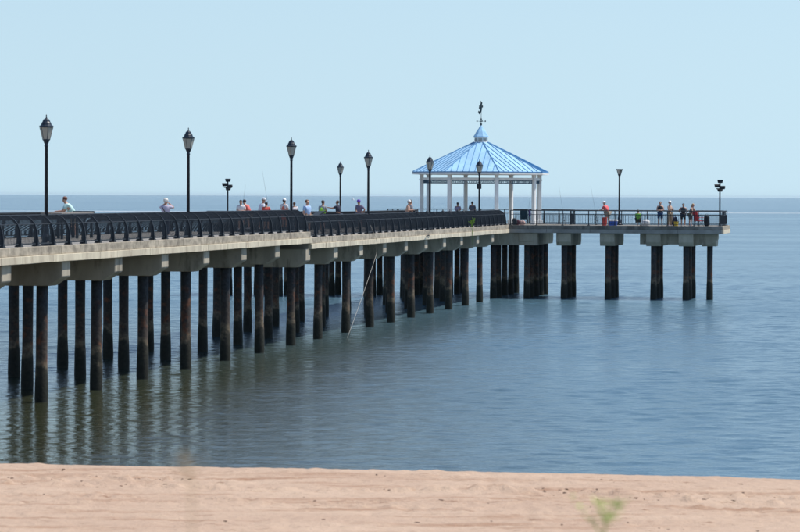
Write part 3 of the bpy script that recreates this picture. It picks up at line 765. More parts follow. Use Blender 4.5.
# ------------------------------------------------------------------ people
SKIN = [(0.46, 0.25, 0.17), (0.36, 0.18, 0.11), (0.52, 0.30, 0.22), (0.22, 0.11, 0.07)]
def skin_obj(name, chains, matl, parent):
    """chains: list of (verts, radii, edges, root) -> one mesh grown with a Skin modifier"""
    vs = []; es = []; rad = []; roots = []
    for (v, r, e, root) in chains:
        o = len(vs); vs += [tuple(p) for p in v]; rad += list(r); es += [(a + o, b + o) for a, b in e]; roots.append(o + root)
    me = bpy.data.meshes.new(name); me.from_pydata(vs, es, []); me.materials.append(matl)
    ob = link(name, me, parent)
    md = ob.modifiers.new('skin', 'SKIN'); md.use_smooth_shade = True
    lay = me.skin_vertices[0] if me.skin_vertices else None
    if lay is None:
        bm = bmesh.new(); bm.from_mesh(me); bm.verts.layers.skin.verify(); bm.to_mesh(me); bm.free(); lay = me.skin_vertices[0]
    for i, d in enumerate(lay.data):
        d.radius = (rad[i], rad[i]); d.use_root = i in roots
    sb = ob.modifiers.new('sub', 'SUBSURF'); sb.levels = 1; sb.render_levels = 1
    return ob
def person(loc, face, label, shirt, pants, skin=0, hair=(0.03, 0.02, 0.015), hat=None, lean=0.0, arms='down', height=1.74, sit=False, long_pants=False, strap=None, sleeveless=False, long_hair=False, bulk=1.0, vest=None, arms2=None):
    """face: heading in degrees, 0 = seaward along the pier, clockwise"""
    t = thing('person', loc, -TH - R(face), label, 'person', 'people on the pier')
    k = height / 1.74
    hip = 0.92 if not sit else 0.48
    J = {}
    for s, n in ((-1, 'l'), (1, 'r')):
        if not sit:
            st = 0.10 if n == 'l' else -0.03
            J['hip'+n] = Vector((s*0.095, 0, hip - 0.03)); J['knee'+n] = Vector((s*0.115, 0.02 + st*.3, 0.49)); J['ank'+n] = Vector((s*0.125, -0.02 + st*.3, 0.085)); J['toe'+n] = Vector((s*0.15, 0.15 + st*.3, 0.04))
        else:
            J['hip'+n] = Vector((s*0.10, 0.02, hip)); J['knee'+n] = Vector((s*0.14, 0.42, 0.50)); J['ank'+n] = Vector((s*0.14, 0.40, 0.085)); J['toe'+n] = Vector((s*0.16, 0.56, 0.04))
    la = R(lean); base = Vector((0, 0, hip))
    def up(x, y, h):                        # point of the upper body, bent forward at the hip
        return base + Vector((x, y * math.cos(la) + h * math.sin(la), h * math.cos(la) - y * math.sin(la)))
    J['pel'] = up(0, 0, 0.03); J['waist'] = up(0, 0.005, 0.20); J['chest'] = up(0, 0.0, 0.40); J['neckb'] = up(0, -0.01, 0.54)
    nb = J['neckb']; hl = la * 0.45
    def hd(y, h): return nb + Vector((0, y * math.cos(hl) + h * math.sin(hl), h * math.cos(hl) - y * math.sin(hl)))
    J['neck'] = hd(0.01, 0.07); J['jaw'] = hd(0.035, 0.115); J['skull'] = hd(0.015, 0.20); J['top'] = hd(0.0, 0.265)
    hands = {}
    for s, n in ((-1, 'l'), (1, 'r')):
        sh = up(s*0.185, -0.01, 0.485); J['sh'+n] = sh
        pose = arms if (n == 'l' or arms2 is None) else arms2
        if pose == 'down': el = up(s*0.25, -0.03, 0.20); wr = up(s*0.25, 0.06, -0.04)
        elif pose == 'rail': el = sh + Vector((s*0.07, 0.14, -0.24)); wr = sh + Vector((s*0.0, 0.40, -0.26))
        elif pose == 'hips': el = up(s*0.36, -0.08, 0.24); wr = up(s*0.19, 0.06, 0.07)
        elif pose == 'fold': el = up(s*0.25, 0.06, 0.22); wr = up(-s*0.02, 0.21, 0.22)
        elif pose == 'head': el = up(s*0.36, 0.14, 0.44); wr = up(s*0.13, 0.18, 0.62)
        elif pose == 'point': el = sh + Vector((s*0.10, 0.24, -0.10)); wr = sh + Vector((s*0.08, 0.50, -0.06))
        elif pose == 'hold': el = up(s*0.24, 0.05, 0.22); wr = up(s*0.08, 0.30, 0.30)
        elif pose == 'lap': el = up(s*0.24, 0.06, 0.20); wr = Vector((s*0.10, 0.30, hip + 0.13))
        J['el'+n] = el; J['wr'+n] = wr
        d = (wr - el).normalized(); hands[n] = (wr, d, s)
    b_ = bulk
    names = ['pel','waist','chest','neckb','neck','jaw','skull','top','shl','ell','wrl','shr','elr','wrr','hipl','kneel','ankl','toel','hipr','kneer','ankr','toer']
    rad = dict(pel=.125*b_, waist=.125*b_, chest=.135*b_, neckb=.085, neck=.060, jaw=.078, skull=.103, top=.07, shl=.072, ell=.046, wrl=.032, shr=.072, elr=.046, wrr=.032,
               hipl=.092, kneel=.062, ankl=.045, toel=.035, hipr=.092, kneer=.062, ankr=.045, toer=.035)
    ed = [('pel','waist'),('waist','chest'),('chest','neckb'),('neckb','neck'),('neck','jaw'),('jaw','skull'),('skull','top'),('chest','shl'),('shl','ell'),('ell','wrl'),('chest','shr'),('shr','elr'),('elr','wrr'),
          ('pel','hipl'),('hipl','kneel'),('kneel','ankl'),('ankl','toel'),('pel','hipr'),('hipr','kneer'),('kneer','ankr'),('ankr','toer')]
    ix = {n: i for i, n in enumerate(names)}
    hv = []; hr = []; he = []
    chains = []
    V = [J[n] * k for n in names]; RD = [rad[n] * k for n in names]; E = [(ix[a], ix[b]) for a, b in ed]
    for n in ('l', 'r'):                     # palm continues the forearm, fingers are chains rooted in it
        wr, d, s = hands[n]
        side = d.cross(Vector((0, 0, 1)));  side = side.normalized() if side.length > .1 else Vector((1, 0, 0))
        curl = side.cross(d).normalized() * -1
        palm = wr + d * 0.075
        V.append(palm * k); RD.append(0.034 * k); E.append((ix['wr'+n], len(V) - 1))
        for q, (off, ln) in enumerate(((-0.028, .065), (-0.010, .078), (0.009, .073), (0.026, .058))):
            a = palm + side * off + d * 0.005; bq = a + d * ln * .6 + curl * .008; cq = bq + d * ln * .35 + curl * .03
            chains.append(([a*k, bq*k, cq*k], [.010*k, .009*k, .007*k], [(0,1),(1,2)], 0))
        a = wr + d * 0.03 + side * (-0.02 * s); bq = a + side * (-0.045 * s) + d * .035; cq = bq + d * .03 + curl * .01
        chains.append(([a*k, bq*k, cq*k], [.012*k, .011*k, .008*k], [(0,1),(1,2)], 0))
    sk = J['skull'] * k
    fy = Vector((0, math.cos(hl), -math.sin(hl))); fz_ = Vector((0, math.sin(hl), math.cos(hl)))
    chains.append(([sk + fy*.075*k - fz_*.02*k, sk + fy*.112*k - fz_*.045*k], [.014*k, .017*k], [(0,1)], 0))          # nose
    for s in (-1, 1): chains.append(([sk + Vector((s*.075, 0, 0))*k - fz_*.03*k, sk + Vector((s*.095, -.01, 0))*k - fz_*.01*k], [.02*k, .018*k], [(0,1)], 0))   # ears
    sm_ = simple('skin_%d' % skin, SKIN[skin], 0.6, 0.1)
    skin_obj('body', [(V, RD, E, 0)] + chains, sm_, t)
    def cloth(name, keep, edges, grow, m, extra=None):
        v = [J[n]*k if isinstance(n, str) else n*k for n in keep]
        r = [(rad[n]*grow + .012)*k if isinstance(n, str) else .07*grow*k for n in keep]
        if extra: r = [extra.get(i, q) for i, q in enumerate(r)]
        return skin_obj(name, [(v, r, edges, 0)], m, t)
    sl_, sr_ = J['shl'].lerp(J['ell'], .75), J['shr'].lerp(J['elr'], .75)
    smat = simple('cloth_%.2f_%.2f_%.2f' % shirt, shirt, 0.85, 0.12)
    uc = J['chest'].lerp(J['neckb'], .62)
    if sleeveless: cloth('shirt', ['pel','waist','chest','shl','shr',uc], [(0,1),(1,2),(2,3),(2,4),(2,5)], 1.12, smat, {5: .112*k*b_})
    else: cloth('shirt', ['pel','waist','chest','shl',sl_,'shr',sr_,uc], [(0,1),(1,2),(2,3),(3,4),(2,5),(5,6),(2,7)], 1.10, smat, {7: .108*k*b_})
    if vest: cloth('vest', ['pel','waist','chest',uc], [(0,1),(1,2),(2,3)], 1.27, simple('cloth_%.2f_%.2f_%.2f' % vest, vest, 0.8, 0.1))
    pmat = simple('cloth_%.2f_%.2f_%.2f' % pants, pants, 0.85, 0.12)
    if long_pants: cloth('trousers', ['pel','hipl','kneel','ankl','hipr','kneer','ankr'], [(0,1),(1,2),(2,3),(0,4),(4,5),(5,6)], 1.12, pmat)
    else: cloth('shorts', ['pel','hipl','kneel','hipr','kneer'], [(0,1),(1,2),(0,3),(3,4)], 1.22, pmat)
    for n in ('l','r'):
        a = J['ank'+n] * k
        dx = (J['toe'+n] - J['ank'+n]) * k
        skin_obj('shoe', [([a + Vector((0,-.04*k,-.03*k)), a + dx*.5 + Vector((0,0,-.012*k)), a + dx + Vector((0,.02,0))], [.045*k,.048*k,.036*k], [(0,1),(1,2)], 0)], simple('shoe_white' if skin % 2 == 0 else 'shoe_dark', (0.6,0.6,0.6) if skin % 2 == 0 else (0.04,0.04,0.05)), t)
    hm = simple('hair_%.2f_%.2f' % hair[:2], hair, 0.6, 0.2)
    hb = MB().ellipsoid((0, 0, 0), (.094, .112, .098), 12, 8); hb.v = [(x, y if y < .05 else .05 + (y - .05) * .35, zz if zz > -.035 or y < -.02 else -.035) for x, y, zz in hb.v]
    if long_hair: hb.ellipsoid((0, -.07, -.12), (.08, .05, .13), 10, 7)
    ho = hb.build('hair', hm, t, smooth=True); ho.location = sk + fy * -.018*k + fz_ * .022*k; ho.rotation_euler = (-hl, 0, 0); ho.scale = (k, k, k)
    if hat:
        hatm = simple('hat_%.2f_%.2f_%.2f' % hat, hat, 0.8, 0.06)
        q = MB().lathe([(.112, -.01), (.115, .02), (.108, .06), (.085, .10), (.04, .12)], 12)
        q.prism([(-.08, .07), (.08, .07), (.075, .17), (.03, .205), (-.03, .205), (-.075, .17)], 'z', -.008, .006)
        o_ = q.build('cap', hatm, t, smooth=True); o_.location = sk + fz_ * .035*k; o_.rotation_euler = (-hl, 0, 0); o_.scale = (k, k, k)
    if strap:
        st = MB(); a = up(-.15, -.10, .50); b2 = up(.0, -.185, .30); c2 = up(.15, -.13, .08)
        st.tube([a*k, b2*k, c2*k], .022*k, 6); st.build('bag_strap', simple('strap_black', (0.02,0.02,0.025)), t, smooth=True)
    return t

def P1(px, x, **kw): return world_of(x, y_at(px, x), Z1)
def P2(px, x): return world_of(x, y_at(px, x), Z2)
def PT(px, dy): return world_of(x_at(px, Y_T + dy), Y_T + dy, Z2)
WHT = (0.74, 0.72, 0.74); RED = (0.66, 0.10, 0.08); NAVY = (0.02, 0.03, 0.06); GRY = (0.18, 0.17, 0.20); KHK = (0.33, 0.27, 0.18)
# raised deck
person(P1(74, -2.1), -95, 'person in a pale mint shirt bending over a timber table', (0.50, 0.72, 0.70), KHK, 2, (0.16, 0.06, 0.04), lean=38, arms='rail', height=1.84, bulk=1.1)
person(P1(165.5, 1.2), 10, 'person in a pale lavender shirt with dark crossed strap, arms raised to face', (0.55, 0.50, 0.62), NAVY, 0, (0.6, 0.58, 0.55), hat=(0.75, 0.72, 0.66), arms='head', height=1.63, strap=True, bulk=1.2, long_pants=True)
person(P1(241, -1.9), 175, 'person in a loose white shirt bowing the head, beside the person in pink', WHT, GRY, 0, (0.05, 0.03, 0.025), lean=16, arms='hold', height=1.57, bulk=1.25)
person(P1(250, -2.1), -70, 'person in a pink-red shirt leaning over, dark hair', (0.62, 0.14, 0.12), KHK, 2, (0.05, 0.02, 0.015), lean=38, arms='hold', height=1.68)
person(P1(259.5, -1.6), 60, 'person in a white shirt and white cap with bent back', (0.72, 0.72, 0.80), GRY, 0, (0.3, 0.2, 0.15), hat=(0.8, 0.78, 0.78), lean=22, arms='hold', height=1.68, bulk=1.2)
person(P1(266, -0.6), 0, 'person with black hair in a bright red shirt seen from behind', RED, NAVY, 1, (0.015, 0.012, 0.015), height=1.46, arms='hold', bulk=1.2)
person(P1(284, -1.4), 20, 'person in a white hat wearing a white and coral top', (0.70, 0.68, 0.70), (0.62, 0.16, 0.10), 1, (0.04, 0.03, 0.03), hat=(0.85, 0.85, 0.85), height=1.60, arms='hold', vest=(0.66, 0.17, 0.11))
person(P1(294, -0.9), -20, 'short person in a whitish shirt half hidden behind the railing by the lantern post', (0.70, 0.66, 0.68), GRY, 1, (0.10, 0.05, 0.03), height=1.44, arms='hold', bulk=1.1)
# lower deck
person(P2(307, 0.5), 120, 'person in a light blue shirt standing where the deck steps down', (0.36, 0.52, 0.78), KHK, 2, (0.14, 0.06, 0.03), height=1.86, arms='down', bulk=1.15)
person(P2(322, -1.0), 20, 'person in a lime green vest over a grey shirt, dark hair', (0.30, 0.32, 0.34), NAVY, 1, (0.03, 0.02, 0.02), height=1.82, lean=8, arms='hold', vest=(0.34, 0.66, 0.06), bulk=1.2)
person(P2(338.5, -1.6), -80, 'person in a navy T-shirt reaching one arm out', (0.025, 0.03, 0.055), NAVY, 1, (0.05, 0.03, 0.03), height=1.80, lean=8, arms='point', arms2='down', bulk=1.1)
person(P2(360, -1.6), -150, 'person in a violet cap and grey-mauve top', (0.16, 0.14, 0.22), GRY, 1, (0.05, 0.03, 0.03), hat=(0.14, 0.06, 0.40), height=1.82, lean=12, arms='hips', bulk=1.1)
person(P2(406.5, -0.8), 90, 'person in a white visor cap and sleeveless peach top', (0.62, 0.40, 0.30), GRY, 2, (0.12, 0.07, 0.04), hat=(0.8, 0.78, 0.76), height=1.80, lean=14, arms='hold', sleeveless=True)
person(P2(410.5, -1.6), 60, 'person with dark hair and dark top just behind the white visor cap', (0.42, 0.40, 0.42), NAVY, 1, (0.02, 0.02, 0.025), height=1.82, arms='down')
person(PT(457.5, 5.2), 10, 'broad person in a mauve-grey shirt seen from behind under the gazebo', (0.26, 0.22, 0.32), GRY, 1, (0.02, 0.015, 0.02), height=1.62, arms='hold', bulk=1.3)
person(PT(472, 5.2), -5, 'person in a charcoal shirt seen from behind under the gazebo', (0.09, 0.10, 0.13), NAVY, 1, (0.02, 0.015, 0.02), height=1.70, arms='hold', bulk=1.25)
# T-head
person(PT(607.5, 1.7), -60, 'person in a coral red shirt and white cap leaning on the railing beside the cooler', (0.72, 0.13, 0.14), (0.30, 0.27, 0.22), 0, (0.4, 0.3, 0.25), hat=(0.85, 0.85, 0.85), lean=28, arms='rail', height=1.80, bulk=1.2)
person(PT(638, 2.0), 5, 'person in a green top sitting low with dark hair', (0.14, 0.40, 0.05), (0.03, 0.04, 0.03), 1, (0.04, 0.03, 0.02), sit=True, arms='lap', height=1.55, bulk=1.25)
person(PT(660, 1.5), 178, 'person in a black tank top and dark blue shorts with folded arms', (0.012, 0.016, 0.024), (0.02, 0.06, 0.14), 2, (0.10, 0.05, 0.05), arms='fold', height=1.76, sleeveless=True, bulk=1.1)
person(PT(669.5, 1.4), 120, 'slim person in a white cap with bare arms and tan trousers', (0.50, 0.36, 0.28), (0.36, 0.27, 0.18), 2, (0.2, 0.12, 0.08), hat=(0.85, 0.85, 0.88), arms='hold', height=1.78, sleeveless=True, long_pants=True, bulk=0.85)
person(PT(683, 1.9), 175, 'person with black hair in a dark striped dress, elbows out', (0.03, 0.04, 0.055), (0.03, 0.045, 0.06), 2, (0.015, 0.012, 0.03), arms='hips', lean=14, height=1.64, sleeveless=True, bulk=1.25)
person(PT(690, 1.3), 110, 'person with blond hair leaning on the railing with arms forward', (0.10, 0.11, 0.10), (0.12, 0.13, 0.12), 2, (0.42, 0.27, 0.13), arms='rail', lean=22, height=1.66, sleeveless=True, long_hair=True)

# ------------------------------------------------------------------ things on the deck
# timber table in front of the mint shirt
ty = y_at(70, -1.3)
t = thing('cutting_table', world_of(-1.3, ty, Z1), -TH, 'long weathered timber table in front of the person in mint', 'table')
for i in range(4): MB().box(-0.45 + i*0.226, -0.45 + i*0.226 + 0.215, -3.0, 2.2, 1.03, 1.08).build('board', M['wood'], t, bevel=0.006)
for (x, y) in ((-.4, -2.8), (.4, -2.8), (-.4, 2.0), (.4, 2.0), (-.4, -.4), (.4, -.4)): MB().box(x-.05, x+.05, y-.05, y+.05, 0, 1.028).build('leg', M['rail'], t)
MB().box(-0.46, 0.46, 2.205, 2.25, 0.85, 1.14).build('end_board', M['rail'], t)

# slanted information board by the light blue shirt
bt = thing('information_board', P2(317, 0.3), -TH + R(-60), 'dark slanted information board beside the lime green vest', 'board')
MB().box(-0.06, 0.06, -0.06, 0.06, 0, 1.0).build('post', M['rail'], bt)
pn = MB().box(-0.60, 0.60, -0.35, 0.35, -0.025, 0.025).build('panel', M['rail'], bt, bevel=0.008); pn.location = (0, 0, 1.08); pn.rotation_euler = (R(28), 0, 0)
MB().box(-0.55, 0.55, -0.30, 0.30, 0.0255, 0.031).build('print', simple('board_print', (0.03, 0.045, 0.06)), pn)

def cooler(px, dy):
    t = thing('cooler', PT(px, dy), -TH, 'blue picnic cooler with white lid beside the coral red shirt', 'cooler')
    blue = simple('cooler_blue', (0.02, 0.10, 0.50), 0.45); wh = simple('cooler_white', (0.78, 0.78, 0.78), 0.45)
    MB().prism([(-.27, .02), (.27, .02), (.30, .34), (-.30, .34)], 'y', -.18, .18).build('body', blue, t, bevel=0.015)
    MB().box(-.315, .315, -.20, .20, .343, .42).build('lid', wh, t, bevel=0.018)
    MB().tube([(-.31, 0, .30), (-.36, 0, .36), (-.30, 0, .47), (.30, 0, .47), (.36, 0, .36), (.31, 0, .30)], .014, 6).build('handle', wh, t)
cooler(613, 1.2)
def bucket(px, dy, label, col, hgt=0.42, r=0.17):
    t = thing('bucket', PT(px, dy), 0, label, 'bucket')
    m = simple('bucket_%.2f_%.2f' % col[:2], col, 0.5)
    MB().lathe([(r*.8, 0), (r*.98, hgt*.93), (r*1.06, hgt*.94), (r*1.06, hgt), (r*.94, hgt), (r*.76, .03)], 14).build('shell', m, t, smooth=False)
    MB().tube([(-r, 0, hgt*.9), (-r*.7, .05, hgt*1.25), (0, .07, hgt*1.4), (r*.7, .05, hgt*1.25), (r, 0, hgt*.9)], .008, 5).build('handle', M['rail'], t)
bucket(604.2, 1.0, 'tall red bucket beside the coral red shirt', (0.55, 0.06, 0.05), 0.62, 0.20)
bucket(676, 1.0, 'yellow bucket between the white cap and the dark dress', (0.62, 0.45, 0.03), 0.34)
def bag(px, dy, label, col, sx=.22, sy=.16, sz=.26, zoff=0.0, x=None, where=None):
    loc = where if where is not None else PT(px, dy)
    t = thing('bag', loc + Vector((0, 0, zoff)), -TH, label, 'bag')
    m = simple('bag_%.2f_%.2f_%.2f' % col, col, 0.8)
    b = MB().ellipsoid((0, 0, sz), (sx, sy, sz), 12, 9)
    sq = lambda q, r: math.copysign(abs(q / r) ** 0.55, q) * r
    b.v = [(sq(xx, sx) * (1 + .25*noise.noise((xx*9, yy*9, zz*9 + px))), sq(yy, sy) * (1 + .2*noise.noise((xx*7, yy*7 + 3, zz*9))), max(0.0, sz + sq(zz - sz, sz) * (1 + .15*noise.noise((xx*8, yy*6, px))))) for xx, yy, zz in b.v]
    b.build('body', m, t, smooth=True)
    for s in (-1, 1): MB().tube([(-sx*.5, s*.03, sz*1.75), (-sx*.35, s*.04, sz*2.25), (sx*.35, s*.04, sz*2.25), (sx*.5, s*.03, sz*1.75)], .012, 5).build('handle', m, t, smooth=True)
    return t
bag(645.5, 1.1, 'white plastic bag on the deck beside the green top', (0.75, 0.75, 0.75), .28, .18, .22)
bag(674, 1.8, 'dark blue backpack behind the yellow bucket', (0.02, 0.03, 0.07), .25, .16, .34)
bag(517, 1.1, 'maroon bag on the deck near the gazebo', (0.12, 0.04, 0.06), .20, .15, .20)
bag(522, 1.2, 'pale pink bag on the deck below the hanging dark cloth', (0.60, 0.40, 0.36), .22, .15, .17)
bag(514.5, 1.0, 'black bag on the deck near the white gazebo post', (0.02, 0.03, 0.04), .18, .15, .26)
bag(706.5, 1.0, 'large dark bag on the deck beside the red chair', (0.02, 0.025, 0.03), .20, .16, .40)
# cloths hung over the railing
def cloth_on_rail(px, w_, h_, label, col):
    c = PT(px, 0.15); t = MB()
    n = 10; rows = 6
    for side in (0, 1):
        vs = []; fs = []
        for j in range(rows + 1):
            for i in range(n + 1):
                xx = -w_/2 + w_*i/n; zz = 1.142 - h_*(1 - 0.25*side)*j/rows
                yy = (0.045 if side else -0.045) * (1 if j else 0.0) + 0.025*math.sin(i*1.9 + j*.4)*(j/rows)
                vs.append((xx*(1 - .06*j/rows), yy, zz))
        for j in range(rows):
            for i in range(n):
                a = j*(n+1)+i; fs.append((a, a+1, a+n+2, a+n+1))
        t.add(vs, fs)
    o = t.build('cloth', simple('hung_%.2f_%.2f' % col[:2], col, 0.9), None, smooth=True); o.location = c; o.rotation_euler = (0, 0, -TH)
    md = o.modifiers.new('solid', 'SOLIDIFY'); md.thickness = 0.012
    return tag(o, label, 'cloth')
cloth_on_rail(523.5, 0.52, 0.70, 'dark green cloth hung over the railing near the gazebo', (0.015, 0.04, 0.05))
cloth_on_rail(529.5, 0.15, 0.50, 'purple cloth hung over the railing beside the dark green cloth', (0.08, 0.04, 0.16))
# red folding chair
t = thing('folding_chair', PT(699, 1.0), -TH + R(-50), 'red folding chair near the end of the T-head', 'chair')
rm = simple('chair_red', (0.62, 0.03, 0.04), 0.7)
MB().box(-.27, .27, -.26, .26, .37, .43).build('seat', rm, t, bevel=0.008)
bk = MB().box(-.27, .27, -.03, .03, .0, .62).build('backrest', rm, t, bevel=0.008); bk.location = (0, -.25, .44); bk.rotation_euler = (R(12), 0, 0)
for sx in (-1, 1):
    MB().tube([(sx*.25, .22, .42), (sx*.25, -.25, 0.01)], .013, 6).build('leg', M['rail'], t); MB().tube([(sx*.27, -.24, .42), (sx*.27, .24, 0.01)], .013, 6).build('leg', M['rail'], t)
    MB().box(sx*.27-.03, sx*.27+.03, -.22, .24, .62, .65).build('armrest', rm, t, bevel=.006)
# pouches hung along the rail of the lower deck
for i, px in enumerate((415, 424.6, 431.5, 440.5, 447.5, 455.5, 461, 473)):
    x = 2.98; yy = y_at(px, x)
    big = i in (0, 1, 3, 5, 7)
    b = MB().ellipsoid((0, 0, 0), (.11, .09 if not big else .12, .13 if not big else .2), 10, 7); b.box(-.012, .012, -.05, .05, .10, .26)
    o = b.build('pouch', M['rail'], None, smooth=True); o.location = world_of(x + .14, yy, Z2 + 1.02); o.rotation_euler = (0, 0, -TH)
    tag(o, 'large black tackle pouch hanging on the curved railing of the lower deck' if big else 'small black tackle pouch hanging on the curved railing of the lower deck', 'pouch', 'large tackle pouches on the railing' if big else 'small tackle pouches on the railing')
# yellow-green net bag on the lower railing
yy = y_at(471, 3.75)
o = thing('seaweed', world_of(3.80, yy, Z2 + 0.42), 0, 'yellow-green weed growing from the kerb edge of the lower deck', 'plant')
gm = simple('weed_green', (0.22, 0.36, 0.05), 0.8); st = MB(); lf = MB(); rng = random.Random(4)
for k in range(9):
    a = rng.uniform(0, 6.28); r = rng.uniform(.1, .28); h = rng.uniform(-.05, .30)
    st.tube([(0, 0, -.42), (r*.3*math.cos(a), r*.3*math.sin(a), -.1), (r*math.cos(a), r*math.sin(a), h)], .010, 4)
    for q in range(7):
        f = rng.uniform(.4, 1); c = Vector((r*f*math.cos(a), r*f*math.sin(a), -.3 + (h+.3)*f)); d = Vector((rng.uniform(-1,1), rng.uniform(-1,1), rng.uniform(-.5,1))).normalized()*.09; e = d.cross(Vector((rng.uniform(-1,1), 1, .3))).normalized()*.035
        lf.add([c, c + d*.5 + e, c + d, c + d*.5 - e], [(0,1,2,3)])
for k in range(3): st.tube([(0, .02*k, -.42), (.06, .03*k, -.8 - .2*k), (.05, .05*k, -1.1 - .25*k)], .014, 4)
st.build('stem', gm, o); lf.build('leaves', gm, o)
# pale rope hanging from the railing into the water
a = world_of(3.72, y_at(371, 3.75), Z2 + 0.5); b = world_of(3.80, y_at(377, 3.8), Z2 - 0.4); c = world_of(3.9, y_at(376.5, 3.9), Z2 - 1.1)
e = world_of(4.0, y_at(345.5, 4.0), -0.25)
pts = [a, b, c] + [c.lerp(e, i/6) + Vector((0, 0, -0.10*math.sin(math.pi*i/6))) for i in range(1, 7)]
rp = MB().tube(pts, 0.010, 6).build('rope', M['rope'], None, smooth=True); tag(rp, 'pale rope hanging from the lower railing slantwise down into the water', 'rope')

def rod(base, tip, label):
    base = Vector(base); tip = Vector(tip); d = tip - base
    t = thing('fishing_rod', base, 0, label, 'fishing rod')
    pts = [d * f + Vector((0, 0, -0.10*f*f)) for f in (0, .25, .5, .75, 1)]
    MB().tube(pts, [.010, .008, .006, .005, .003], 5).build('blank', M['floodmetal'], t)
    MB().tube([Vector(), d * .12], .022, 6).build('handle', M['wood'], t)
    h = d * .14; MB().lathe([(.03, -.03), (.045, -.02), (.045, .02), (.03, .03)], 8).build('reel', M['rail'], t).location = h + Vector((0, 0, -.06))
for (px, x, lean_x, hgt, lab, zd) in ((240, -2.6, .2, 2.5, 'thin fishing rod upright behind the loose white shirt', Z1), (271, -2.6, -.6, 3.3, 'long thin fishing rod standing beyond the bright red shirt', Z1)):
    yy = y_at(px, x); rod(world_of(x, yy, zd + .1), world_of(x + lean_x, yy + .4, zd + hgt), lab)
yy = y_at(417, 3.5)
rod(world_of(3.82, yy + 3.0, Z2 - 0.35), world_of(3.85, yy - 1.0, Z2 + 0.40), 'dark fishing rod slanting down across the kerb, left one of a crossed pair')
rod(world_of(3.86, y_at(425, 3.8), Z2 - 0.35), world_of(3.84, y_at(425, 3.8) + 4.5, Z2 + 0.5), 'dark fishing rod slanting up across the kerb, right one of a crossed pair')
yy = Y_T + 0.4
for px, dx, h in ((565, -.5, 2.9), (598, -.6, 3.0), (527, .2, 2.6)):
    rod(world_of(x_at(px, yy), yy, Z2 + .05), world_of(x_at(px, yy) + dx, yy + .3, Z2 + h), 'thin fishing rod propped against the straight T-head railing'); 
for o_ in [o for o in C.objects if o.get('label') == 'thin fishing rod propped against the straight T-head railing']: o_['group'] = 'rods propped on the T-head railing'

# ------------------------------------------------------------------ far boat, wake
bd = 5200.0
t = thing('motor_boat', (bd * (352.5 - CX) / FPX, bd, 0), R(80), 'small white boat far out on the water beyond the violet cap', 'boat')
MB().prism([(-4.5, -.4), (4.2, -.4), (6.2, 1.5), (-4.8, 1.3)], 'y', -1.5, 1.5).build('hull', M['boat'], t)
MB().prism([(-2.2, 1.3), (2.2, 1.35), (1.3, 3.4), (-2.0, 3.4)], 'y', -1.1, 1.1).build('cabin', M['boat'], t)
MB().tube([(-.5, 0, 3.3), (-.5, 0, 6.0)], .06, 5).build('mast', M['boat'], t)

def foam_mat():
    m = bpy.data.materials.new('wake_foam'); m.use_nodes = True
    nt = m.node_tree; N = nt.nodes; Lk = nt.links; b = N['Principled BSDF']
    b.inputs['Base Color'].default_value = (0.75, 0.78, 0.80, 1); b.inputs['Roughness'].default_value = 0.8
    tc = N.new('ShaderNodeTexCoord'); g = N.new('ShaderNodeNewGeometry')
    nz = N.new('ShaderNodeTexNoise'); nz.inputs['Scale'].default_value = 0.02; nz.inputs['Detail'].default_value = 5; Lk.new(g.outputs['Position'], nz.inputs['Vector'])
    sep = N.new('ShaderNodeSeparateXYZ'); Lk.new(tc.outputs['Generated'], sep.inputs[0])
    mr = N.new('ShaderNodeMapRange'); mr.inputs[1].default_value = .4; mr.inputs[2].default_value = .75; mr.inputs[3].default_value = 0.35; mr.inputs[4].default_value = 0.95; Lk.new(nz.outputs[0], mr.inputs[0])
    Lk.new(mr.outputs[0], b.inputs['Alpha'])
    return m
fm = foam_mat()
wk = MB(); n = 60
rowa = []; rowb = []
for i in range(n + 1):
    X = -420 + 1100 * i / n; Yc = 1480 + 0.55 * X * 0.5 + 6 * noise.noise((X * .01, 0, 0))
    wd = 16 + 5 * noise.noise((X * .02, 5, 0))
    rowa.append((X, Yc - wd, 0.05)); rowb.append((X, Yc + wd, 0.05))
wk.v = rowa + rowb; wk.f = [(i, i+1, n+2+i, n+1+i) for i in range(n)]
me = bpy.data.meshes.new('boat_wake'); me.from_pydata(wk.v, [], wk.f); me.materials.append(fm)
tag(link('boat_wake', me), 'thin white line of foam lying far out across the water', 'foam', kind='stuff')

# ------------------------------------------------------------------ weeds growing on the bank near the camera
# scattered wrack: bits of weed, shell and driftwood left along the ruts
db = MB(); rng = random.Random(21)
for (t0, x0, x1, n) in ((3.8, -12, -4, 70), (5.3, -12, 5, 30), (4.6, 1, 13, 80), (6.6, 3, 13, 55), (9, -12, 12, 25), (14, -12, 12, 16), (2, -12, 12, 14)):
    for i in range(n):
        x = rng.uniform(x0, x1); y = crest(x) - t0 - 0.05 * x * (t0 == 4.6) + rng.gauss(0, .3)
        r = rng.uniform(.006, .022) * (2.2 if rng.random() < .05 else 1); ln = rng.uniform(1, 3.5)
        zz = sand_z(x, y); o0 = len(db.v)
        db.ellipsoid((0, 0, 0), (r * ln, r, r * .7), 6, 4)
        an = rng.uniform(-.6, .6); ca, sa = math.cos(an), math.sin(an)
        for k in range(o0, len(db.v)):
            px_, py_, pz_ = db.v[k]; q = 1 + .35 * noise.noise((k * 1.7, i * .9, 3))
            db.v[k] = (x + (px_ * ca - py_ * sa) * q, y + (px_ * sa + py_ * ca) * q, zz + r * .35 + pz_ * q)
dbo = db.build('beach_debris', mat('dry_wrack', (0.19, 0.125, 0.085), 0.9, var=0.6, scale=2.5), None)
tag(dbo, 'small dark bits of dry weed and driftwood scattered over the sand', 'debris', kind='stuff')

